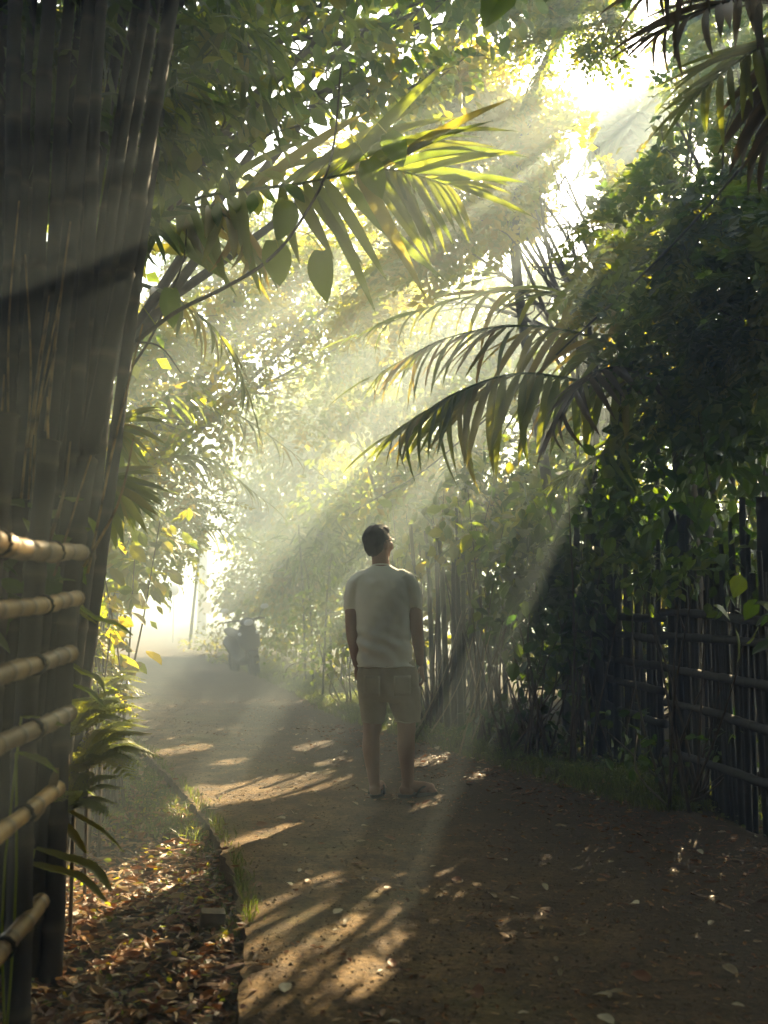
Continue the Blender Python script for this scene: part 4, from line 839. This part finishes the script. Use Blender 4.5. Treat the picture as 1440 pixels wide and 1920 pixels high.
# stones
n = 9000; y = 2.6 + 8 * rng.random(n) ** 1.6; x = lane_l(y) + .03 + (lane_r(y) - lane_l(y) - .05) * rng.random(n)
OCT = (np.array([[1, 0, 0], [-1, 0, 0], [0, 1, 0], [0, -1, 0], [0, 0, .7], [0, 0, -.7]], float), np.array([[0, 2, 4], [2, 1, 4], [1, 3, 4], [3, 0, 4], [2, 0, 5], [1, 2, 5], [3, 1, 5], [0, 3, 5]]))
mb = MB(); a = rng.uniform(0, 6.28, n); scatter(mb, OCT, np.stack([x, y, lane_z(x, y) + .001], -1), np.stack([np.cos(a), np.sin(a), 0 * a], -1), np.array([0, 0, 1.0]) + rng.normal(scale=.2, size=(n, 3)), rng.gamma(2.5, .0015, n) + .0012, rng.random(n))
M['stone'] = plain('grit', (.05, .036, .022), (.22, .16, .10), 30, .9, 0)
tag(mb.build('gravel', M['stone'], smooth=False), 'fine grit and small stones strewn over the lane', 'gravel', kind='stuff')
# fallen leaves on the lane, each its own
fl = []
for k in range(6):
    V, Q = big_leaf(1, .22 + .05 * (k % 3), .25 + .2 * (k % 2), -.18 + .14 * k / 5, heart=k % 2 == 0)
    V = V - [0, .5, 0]; me = MB().add(V, None, Q, .15 + .16 * k).mesh('fallen_leaf'); me.materials.append(M['pale_leaf'] if k % 2 else M['litter']); fl.append(me)
for k in range(330):
    y = 2.75 + 7.0 * rng.random() ** 1.5; x = lane_l(y) + .05 + (lane_r(y) - lane_l(y) - .1) * rng.random() ** .75
    if x > .40 * y: continue
    o = link('fallen_leaf', fl[rng.integers(0, 6)]); o.location = (x, y, float(lane_z(x, y)) + .008); s = rng.uniform(.03, .07); o.scale = (s, s, s)
    o.rotation_euler = (rng.normal() * .15, rng.normal() * .2, rng.uniform(0, 6.28))
    ki = fl.index(o.data); tag(o, ('larger ' if s > .047 else 'small ') + ('pale straw coloured' if ki % 2 else 'brown') + (' flat' if ki > 3 else ' curled' if ki < 2 else ' bent') + ' dry leaf lying on the lane', 'leaf', 'fallen leaves on the lane')
# twigs, broken block
for (p, lab) in [([(60, 1775), (160, 1815), (330, 1870)], 'long thin twig lying across the litter at the foot of the rails'), ([(0, 1745), (60, 1800), (110, 1880)], 'thick pale stick slanting down from the lowest rail'),
                 ([(360, 1815), (400, 1808)], 'short straight stick lying in the litter near the lane edge'), ([(975, 1487), (1005, 1480), (1030, 1462)], 'crooked bare twig on the shaded lane beside the grass'), ([(230, 1700), (300, 1690), (360, 1672)], 'thin curved twig lying on the littered verge')]:
    P = []
    for (u, v) in p:
        y = CAM_H * FPX / (v - 1128); y *= 1.06 if u < 450 else 1.0; x = (u - 720) / FPX * y; P.append((x, y, float(gz(np.array(x), np.array(y))) + .022))
    tag(tube(MB(), smooth_path(P, 14), np.linspace(.007 if 'thick' in lab else .0045, .003, 14), 5).build('twig', M['pale_leaf'] if 'pale' in lab else M['twig']), lab, 'twig', 'fallen twigs')
y = 4.1; x = (412 - 720) / FPX * y; mb = MB(); V0 = 0.045
rot = Matrix.Rotation(R(12), 4, 'Z') @ Matrix.Rotation(R(6), 4, 'Y')
c = np.array([x - .01, y, float(ground_h(x, y)) + .03]); s = np.array([.095, .075, .10])
vs = []
for (sx, sy, sz) in [(a, b_, c_) for a in (-1, 1) for b_ in (-1, 1) for c_ in (-1, 1)]:
    for ax in range(3):
        q = np.array([sx, sy, sz], float) * (1 + rng.normal(scale=.02, size=3)); q[ax] *= .86; vs.append(np.array(rot.to_3x3()) @ (q * s / 2) + c)
import bmesh
bm = bmesh.new(); [bm.verts.new(v) for v in vs]; bmesh.ops.convex_hull(bm, input=bm.verts); me = bpy.data.meshes.new('broken_block'); bm.to_mesh(me); bm.free(); me.materials.append(M['block'])
tag(link('broken_block', me), 'small chipped block lying in the litter against the lane edge', 'block')

# ------------------------------------------------------------------ person
rng = np.random.default_rng(108)
S_, PY = .00343, 6.4
PX0 = (728 - 720) / FPX * PY
def pp(u, v, dy=0.0): return np.array([(u - 728) * S_, dy, (1487 - v) * S_])
def rings(mb, rows, seg=28, yoff=0):
    """closed loft through horizontal ellipses: (v, u_left, u_right, half depth, y offset)"""
    Vs = []; a = np.linspace(0, 2 * math.pi, seg, endpoint=False)
    for (v, ul, ur, hd, oy) in rows:
        c = pp((ul + ur) / 2, v, oy); rx = (ur - ul) / 2 * S_; p = 2.4
        ca, sa = np.cos(a), np.sin(a)
        Vs.append(np.stack([c[0] + rx * np.sign(ca) * abs(ca) ** (2 / p), c[1] + hd * np.sign(sa) * abs(sa) ** (2 / p), np.full(seg, c[2])], -1))
    n = len(rows); V = np.concatenate(Vs + [[Vs[0].mean(0)], [Vs[-1].mean(0)]])
    i, j = np.meshgrid(np.arange(n - 1), np.arange(seg), indexing='ij'); k = (j + 1) % seg
    Q = np.stack([i * seg + j, (i + 1) * seg + j, (i + 1) * seg + k, i * seg + k], -1).reshape(-1, 4)
    jj = np.arange(seg); kk = (jj + 1) % seg
    T = np.concatenate([np.stack([np.full(seg, n * seg), jj, kk], -1), np.stack([np.full(seg, n * seg + 1), (n - 1) * seg + kk, (n - 1) * seg + jj], -1)])
    mb.add(V, T, Q)
def limb(mb, pts, rad, n=24, seg=14, ry=None):
    P = smooth_path(pts, n); f = np.linspace(0, len(rad) - 1, n)
    tube(mb, P, np.interp(f, range(len(rad)), rad), seg, None if ry is None else np.interp(f, range(len(ry)), ry), up=(0, 1, 0))
    e = P[-1]; ellipsoid(mb, e, (rad[-1],) * 3, None, 10, 8); ellipsoid(mb, P[0], (rad[0],) * 3, None, 10, 8)
def fuse(name, mb, voxel, mat, parent, smooth=4, fold=None):
    """one continuous surface from overlapping shapes"""
    o = bpy.data.objects.new(name, mb.mesh(name)); COL.objects.link(o)
    m_ = o.modifiers.new('r', 'REMESH'); m_.mode = 'VOXEL'; m_.voxel_size = voxel; m_.use_smooth_shade = True
    m2 = o.modifiers.new('s', 'SMOOTH'); m2.iterations = smooth; m2.factor = .5
    dg = bpy.context.evaluated_depsgraph_get(); me = bpy.data.meshes.new_from_object(o.evaluated_get(dg)); bpy.data.objects.remove(o)
    me.name = name; me.materials.clear(); me.materials.append(mat)
    if fold:
        n = len(me.vertices); co = np.empty(n * 3); me.vertices.foreach_get('co', co); co = co.reshape(-1, 3); nn = np.empty(n * 3); me.vertices.foreach_get('normal', nn); nn = nn.reshape(-1, 3)
        amp = np.array([fold(c) for c in co]); me.vertices.foreach_set('co', (co + nn * amp[:, None]).ravel()); me.update()
    me.polygons.foreach_set('use_smooth', np.ones(len(me.polygons), bool))
    o = bpy.data.objects.new(name, me); COL.objects.link(o); o.parent = parent
    return o
per = empty('person', (PX0, PY, .012), 'person in white T-shirt and grey shorts standing on the lane looking up', 'person')
HY = Matrix.Rotation(R(-42), 4, 'Z') @ Matrix.Rotation(R(10), 4, 'X')       # head turned and tilted up
hc = pp(709, 1022, .01)
def hp(x, y, z): return hc + np.array(HY.to_3x3() @ Vector((x, y, z)))
bd = MB()
ellipsoid(bd, hp(0, -.005, .022), (.076, .094, .088), HY, 24, 16)
ellipsoid(bd, hp(0, .022, -.035), (.062, .070, .082), HY, 20, 14)
ellipsoid(bd, hp(0, .062, -.088), (.026, .028, .024), HY); ellipsoid(bd, hp(0, .094, -.02), (.011, .016, .026), HY); ellipsoid(bd, hp(0, .098, -.032), (.016, .014, .010), HY)
ellipsoid(bd, hp(0, .086, .018), (.045, .014, .010), HY); ellipsoid(bd, hp(0, .084, -.062), (.024, .012, .008), HY)
for sx in (-1, 1): ellipsoid(bd, hp(sx * .077, -.008, -.015), (.010, .022, .034), HY); ellipsoid(bd, hp(sx * .05, .058, -.03), (.02, .024, .03), HY)
limb(bd, [pp(712, 1040, 0), pp(714, 1060, 0), pp(716, 1085, .0)], [.056, .056, .068], 8)
rings(bd, [(1078, 690, 742, .06, 0), (1100, 670, 762, .085, 0), (1160, 680, 755, .095, 0), (1220, 680, 762, .09, 0), (1260, 676, 778, .095, 0), (1295, 678, 780, .1, 0), (1312, 684, 776, .09, 0)])
limb(bd, [pp(668, 1100, 0), pp(661, 1130, 0), pp(660, 1182, -.015), pp(664, 1215, 0), pp(669, 1246, .02)], [.052, .047, .040, .036, .026], ry=[.052, .05, .042, .036, .022])
limb(bd, [pp(766, 1096, 0), pp(775, 1130, 0), pp(780, 1182, -.015), pp(784, 1215, .0), pp(787, 1244, .03)], [.052, .047, .040, .036, .026], ry=[.052, .05, .042, .036, .022])
for (w, sg, tilt) in [(pp(669, 1250, .022), -1, .01), (pp(787.5, 1248, .033), 1, .02)]:     # hands: palm, four curled fingers, thumb in front
    ellipsoid(bd, w + np.array([sg * .004 + tilt * .3, .006, -.045]), (.016, .040, .048), None, 14, 10)
    for q, (yo, ln) in enumerate([(.034, .066), (.013, .074), (-.009, .070), (-.029, .054)]):
        k0 = w + np.array([tilt, yo, -.082]); k1 = k0 + np.array([-sg * .004, .004, -ln * .42]); k2 = k1 + np.array([-sg * .016, .008, -ln * .30]); k3 = k2 + np.array([-sg * .018, .006, -ln * .10])
        limb(bd, [w + np.array([tilt * .6, yo * .8, -.055]), k0, k1, k2, k3], [.0095, .0095, .0088, .008, .007], 14, 8)
    limb(bd, [w + np.array([0, .034, -.03]), w + np.array([-sg * .012, .056, -.055]), w + np.array([-sg * .020, .062, -.082]), w + np.array([-sg * .022, .058, -.100])], [.012, .011, .0095, .008], 12, 8)
limb(bd, [pp(700, 1300, 0), pp(699, 1350, .01), pp(697, 1378, -.008), pp(696.5, 1400, -.02), pp(700, 1440, -.012), pp(703, 1468, 0), pp(704, 1480, 0)], [.085, .062, .054, .057, .042, .034, .036], 30, ry=[.09, .066, .058, .060, .043, .037, .04])
limb(bd, [pp(756, 1300, 0), pp(761, 1350, .01), pp(761, 1378, -.005), pp(760.5, 1400, -.016), pp(763, 1440, -.01), pp(764, 1468, 0), pp(764, 1480, 0)], [.088, .062, .055, .057, .042, .034, .036], 30, ry=[.09, .066, .058, .060, .043, .037, .04])
FEET = [(pp(704, 1480, 0), R(78)), (pp(764, 1480, 0), R(24))]       # direction each foot points, from +X
for c, a in FEET:
    f = np.array([math.cos(a), math.sin(a), 0]); s = np.array([-f[1], f[0], 0]); b0 = np.array([c[0], c[1], .026])
    ellipsoid(bd, b0 - f * .025 + (0, 0, .014), (.034, .034, .034), None, 14, 10)
    limb(bd, [b0 + f * -.01 + (0, 0, .045), b0 + f * .05 + (0, 0, .030), b0 + f * .11 + (0, 0, .016), b0 + f * .155 + (0, 0, .008)], [.034, .036, .042, .036], 14, 12, ry=[.04, .032, .024, .016])
    for q, (so, ln, rr) in enumerate([(.026, .045, .0125), (.010, .047, .0095), (-.004, .043, .009), (-.017, .037, .0085), (-.030, .028, .008)]):
        sd = so * (1 if a > R(50) else 1); limb(bd, [b0 + f * .135 + s * sd, b0 + f * (.155 + ln * .5) + s * sd, b0 + f * (.155 + ln) + s * sd + (0, 0, -.006)], [rr, rr, rr * .85], 8, 8)
fuse('body', bd, .0055, M['skin'], per, 3)
sh = MB()
rings(sh, [(1065, 697, 733, .060, .002), (1072, 684, 746, .074, .002), (1081, 670, 758, .090, .002), (1094, 661, 768, .105, .0), (1120, 664, 769, .116, -.002), (1160, 667, 767, .120, -.004), (1200, 669, 769, .122, -.004), (1235, 670, 774, .125, -.004), (1251, 671, 778, .127, -.004)], 36)
limb(sh, [pp(680, 1088, 0), pp(668, 1100, 0), pp(661.5, 1122, 0), pp(660, 1144, 0)], [.055, .060, .056, .050], 14, 16, ry=[.07, .07, .064, .058])
limb(sh, [pp(754, 1086, 0), pp(766, 1098, 0), pp(774, 1120, 0), pp(777.5, 1140, 0)], [.055, .060, .056, .051], 14, 16, ry=[.07, .07, .066, .062])
def shirt_fold(c):
    f = mnoise.noise(Vector((c[0] * 9, c[1] * 7, c[2] * 4))) * .006 + mnoise.noise(Vector((c[0] * 16 + c[2] * 14, c[1] * 10, c[2] * 16 - c[0] * 12))) * .006
    return f + .009 * math.sin(c[2] * 60 + c[0] * 26 + 3 * mnoise.noise(Vector((c[0] * 6, 3, c[2] * 6)))) * max(0, 1 - abs(c[2] - .90) / .18)
fuse('t_shirt', sh, .007, M['shirt'], per, 3, shirt_fold)
a_ = np.linspace(0, 2 * math.pi, 33); cc = pp(715, 1066, .002)
o = link('collar', tube(MB(), np.stack([cc[0] + .063 * np.cos(a_), cc[1] + .062 * np.sin(a_), cc[2] + .012 * np.sin(a_) * -1 + 0 * a_], -1), .0045, 8, cap=False).mesh('collar')); o.data.materials.append(M['shirt']); o.parent = per
st = MB()
rings(st, [(1240, 674, 774, .110, 0), (1262, 669, 782, .122, -.004), (1285, 669, 786, .128, -.008), (1305, 671, 788, .125, -.006), (1316, 674, 788, .11, 0)], 36)
rings(st, [(1290, 670, 729, .118, -.002), (1315, 673, 726, .112, 0), (1335, 677, 722, .105, .004), (1353, 680, 719, .098, .006)], 30)
rings(st, [(1290, 722, 788, .118, -.002), (1315, 729, 789, .112, 0), (1335, 735, 788, .105, .004), (1353, 740, 787, .100, .006)], 30)
def short_fold(c):
    return mnoise.noise(Vector((c[0] * 8, c[1] * 8, c[2] * 5))) * .010 + mnoise.noise(Vector((c[0] * 22 + c[2] * 10, c[1] * 12, c[2] * 12))) * .007
fuse('shorts', st, .007, M['shorts'], per, 3, short_fold)
def on_loft(rows, x, v, off):
    vs_ = [r[0] for r in rows]; ul, ur, hd, oy = [np.interp(v, vs_, [r[k] for r in rows]) for k in (1, 2, 3, 4)]
    c = (ul + ur) / 2; q = np.clip(abs((x - c) / ((ur - ul) / 2)), 0, .985); yy = hd * (1 - q ** 2.4) ** (1 / 2.4)
    return pp(x, v, oy - yy - off)
SROWS = [(1240, 674, 774, .110, 0), (1262, 669, 782, .122, -.004), (1285, 669, 786, .128, -.008), (1305, 671, 788, .125, -.006), (1316, 674, 788, .11, 0)]
for (x0, x1) in [(683, 713), (738, 769)]:
    g_ = np.array([[on_loft(SROWS, x0 + (x1 - x0) * a / 6, 1266 + 36 * b / 6, .009) for a in range(7)] for b in range(7)]).reshape(-1, 3)
    i_, j_ = np.meshgrid(np.arange(6), np.arange(6), indexing='ij')
    o = link('pocket', MB().add(g_, None, np.stack([i_ * 7 + j_, i_ * 7 + j_ + 1, (i_ + 1) * 7 + j_ + 1, (i_ + 1) * 7 + j_], -1).reshape(-1, 4)).mesh('pocket')); o.data.materials.append(M['shorts']); o.parent = per
    so_ = o.modifiers.new('t', 'SOLIDIFY'); so_.thickness = .004; so_.offset = 1
def hem(rows, v, nm, mat, r=.004):
    vs_ = [q[0] for q in rows]; ul, ur, hd, oy = [np.interp(v, vs_, [q[k] for q in rows]) for k in (1, 2, 3, 4)]
    a = np.linspace(0, 2 * math.pi, 41); ca, sa = np.cos(a), np.sin(a); c = pp((ul + ur) / 2, v, oy)
    P = np.stack([c[0] + (ur - ul) / 2 * S_ * np.sign(ca) * abs(ca) ** (2 / 2.4), c[1] + hd * np.sign(sa) * abs(sa) ** (2 / 2.4), c[2] + .003 * np.sin(a * 5)], -1)
    o = link(nm, tube(MB(), P, r, 6, cap=False).mesh(nm)); o.data.materials.append(M[mat]); o.parent = per
hem([(1235, 670, 774, .125, -.004), (1251, 671, 778, .127, -.004)], 1250, 'hem', 'shirt', .0045)
hem([(1335, 677, 722, .105, .004), (1353, 680, 719, .098, .006)], 1351, 'hem', 'shorts'); hem([(1335, 735, 788, .105, .004), (1353, 740, 787, .100, .006)], 1351, 'hem', 'shorts')
tuft = MB(); nt_ = 2600; dv = nrm(rng.normal(size=(nt_, 3))); dv = dv[(dv[:, 2] > -.75) & (dv[:, 1] < .62 + .5 * (dv[:, 2] > .45))]
hb_ = np.array(HY.to_3x3()); pos_ = hc + (np.array([0, -.016, .026]) + dv * np.array([.084, .094, .092])) @ hb_.T
pos_ = pos_[dv[:, 2] > -.55 + .0 * dv[:, 0]]; dv = dv[dv[:, 2] > -.55]
scatter(tuft, LEAF_N, pos_, dv @ hb_.T * .3 + np.array([0, 0, -.6]) + rng.normal(scale=.35, size=dv.shape), dv @ hb_.T, rng.uniform(.008, .016, len(dv)), .5)
o = link('hair_strands', tuft.mesh('hair_strands', False)); o.data.materials.append(M['hair']); o.parent = per
hr = MB()
ellipsoid(hr, hp(0, -.016, .032), (.083, .094, .088), HY, 24, 16); ellipsoid(hr, hp(0, -.045, -.012), (.072, .058, .07), HY, 20, 14); ellipsoid(hr, hp(0, .03, .075), (.066, .06, .042), HY)
ellipsoid(hr, hp(0, -.05, -.055), (.05, .038, .03), HY)
fuse('hair', hr, .007, M['hair'], per, 3, lambda c: mnoise.noise(Vector(c) * 45) * .004 + mnoise.noise(Vector(c) * 110) * .002)
gl = MB()
for sx in (-1, 1):
    a = np.linspace(0, 2 * math.pi, 21); tube(gl, np.array([hp(sx * .032 + .025 * math.cos(q), .108, .004 + .018 * math.sin(q)) for q in a]), .0022, 6, cap=False)
    tube(gl, np.array([hp(sx * .058, .107, .010), hp(sx * .074, .06, .010), hp(sx * .080, -.005, .006), hp(sx * .079, -.02, -.006)]), .0024, 6)
tube(gl, np.array([hp(-.008, .110, .007), hp(.008, .110, .007)]), .002, 6)
o = link('spectacles', gl.mesh('spectacles')); o.data.materials.append(M['lens']); o.parent = per
for sx in (-1, 1):
    e = MB(); ellipsoid(e, hp(sx * .031, .076, .003), (.012, .012, .010), HY); o = link('eye', e.mesh('eye')); o.data.materials.append(M['white']); o.parent = per
for c, a in FEET:
    f = np.array([math.cos(a), math.sin(a), 0]); s = np.array([-f[1], f[0], 0]); b0 = np.array([c[0], c[1], -.004]); so = MB()
    n = 22; q = np.linspace(0, 2 * math.pi, n, endpoint=False)
    out = np.array([b0 + f * (.07 + .138 * math.cos(x)) + s * (.048 + .006 * math.cos(x)) * math.sin(x) * (1 - .12 * math.cos(x + .6) ** 2) for x in q])
    V = np.concatenate([out, out + (0, 0, .018)]); jj = np.arange(n); kk = (jj + 1) % n
    so.add(np.concatenate([V, [out.mean(0)], [out.mean(0) + (0, 0, .018)]]), np.concatenate([np.stack([np.full(n, 2 * n + 1), n + jj, n + kk], -1), np.stack([np.full(n, 2 * n), kk, jj], -1)]), np.stack([jj, kk, kk + n, jj + n], -1))
    sole = link('flip_flop', so.mesh('flip_flop', smooth=False)); sole.data.materials.append(M['black']); sole.parent = per
    sm = MB()
    for sg in (-1, 1): tube(sm, smooth_path([b0 + f * .03 + s * sg * .048 + (0, 0, .012), b0 + f * .07 + s * sg * .044 + (0, 0, .05), b0 + f * .12 + s * sg * .012 + (0, 0, .056), b0 + f * .152 + s * .008 + (0, 0, .022)], 14), .0065, 6, up=(0, 0, 1))
    o = link('strap', sm.mesh('strap')); o.data.materials.append(M['black']); o.parent = sole

# ------------------------------------------------------------------ parked scooter
sc_b = gp(462, 17.5); sc_b[2] += .03
sct = empty('motor_scooter', sc_b, 'dark motor scooter parked on the grassy verge with pale mirrors', 'scooter')
def sp(x, y, z): return np.array([x, y, z])
def spart(name, mb, mat, parent=None, smooth=True):
    o = link(name, mb.mesh(name, smooth)); o.data.materials.append(M[mat]); o.parent = parent or sct; return o
def wheel(y):
    w = MB(); a = np.linspace(0, 2 * math.pi, 29); tube(w, np.stack([0 * a, y + .19 * np.cos(a), .24 + .19 * np.sin(a)], -1), .05, 10, cap=False, up=(1, 0, 0)); o = spart('wheel', w, 'black')
    w = MB(); tube(w, [(-.03, y, .24), (.03, y, .24)], .14, 20); spart('rim', w, 'black', o)
wheel(-.62); wheel(.60)
mb = MB(); tube(mb, smooth_path([(0, -.60, .50), (0, -.52, .62), (0, -.47, .80), (0, -.44, .95)], 12), np.array([.10, .13, .16, .19, .2, .2, .2, .19, .17, .15, .13, .10]), 14, ry=np.full(12, .07), up=(0, 1, 0)); spart('front_shield', mb, 'paint')
mb = MB(); tube(mb, smooth_path([(0, -.82, .42), (0, -.66, .49), (0, -.46, .45)], 9), [.04, .06, .075, .08, .08, .08, .075, .07, .05], 10, ry=np.full(9, .03)); spart('front_fender', mb, 'paint')
mb = MB(); ellipsoid(mb, (0, -.50, .99), (.13, .11, .08)); spart('headlight_cowl', mb, 'paint'); mb = MB(); ellipsoid(mb, (0, -.59, .985), (.085, .03, .055)); spart('headlight', mb, 'chrome')
mb = MB(); tube(mb, smooth_path([(-.36, -.36, 1.02), (-.18, -.44, 1.03), (0, -.46, 1.0), (.18, -.44, 1.03), (.36, -.36, 1.02)], 17), .016, 8); spart('handlebar', mb, 'black')
for sx in (-1, 1):
    mb = MB(); tube(mb, smooth_path([(sx * .22, -.44, 1.03), (sx * .28, -.46, 1.13), (sx * .33, -.46, 1.19)], 7), .007, 6); o = spart('mirror_stalk', mb, 'black'); mb = MB(); ellipsoid(mb, (sx * .35, -.46, 1.22), (.075, .02, .045)); spart('mirror', mb, 'chrome', o)
    mb = MB(); tube(mb, [(sx * .10, -.60, .30), (sx * .09, -.56, .60)], .025, 8); spart('fork', mb, 'black')
    mb = MB(); ellipsoid(mb, (sx * .15, -.50, .80), (.03, .05, .03)); spart('turn_signal', mb, 'chrome')
mb = MB(); tube(mb, smooth_path([(0, -.42, .36), (0, -.1, .32), (0, .2, .46), (0, .55, .60), (0, .85, .66)], 16), np.interp(np.linspace(0, 1, 16), [0, .2, .5, .8, 1], [.16, .16, .17, .17, .07]), 14, ry=np.interp(np.linspace(0, 1, 16), [0, .3, .6, 1], [.06, .08, .16, .07])); spart('rear_body', mb, 'paint')
mb = MB(); tube(mb, smooth_path([(0, -.05, .74), (0, .3, .76), (0, .75, .82)], 12), np.interp(np.linspace(0, 1, 12), [0, .5, 1], [.09, .14, .10]), 12, ry=np.full(12, .055)); spart('seat', mb, 'black')
sct.rotation_euler = (0, R(-7), R(24))

# ------------------------------------------------------------------ the hazy air
hb = MB(); box(hb, (0, 0, 4.6), (256, 256, 11.6))
ho = hb.build('haze', None, smooth=False)
m = bpy.data.materials.new('haze'); m.use_nodes = True; nt = m.node_tree; nt.nodes.remove(nt.nodes['Principled BSDF'])
pv = nt.nodes.new('ShaderNodeVolumePrincipled'); pv.inputs['Density'].default_value = HAZE_DENSITY; pv.inputs['Anisotropy'].default_value = HAZE_G; pv.inputs['Color'].default_value = (.78, .94, 1.0, 1)
nt.links.new(pv.outputs[0], nt.nodes['Material Output'].inputs['Volume'])
ho.data.materials.append(m)
tag(ho, 'pale sunlit haze filling the air over the lane', 'haze', kind='stuff')
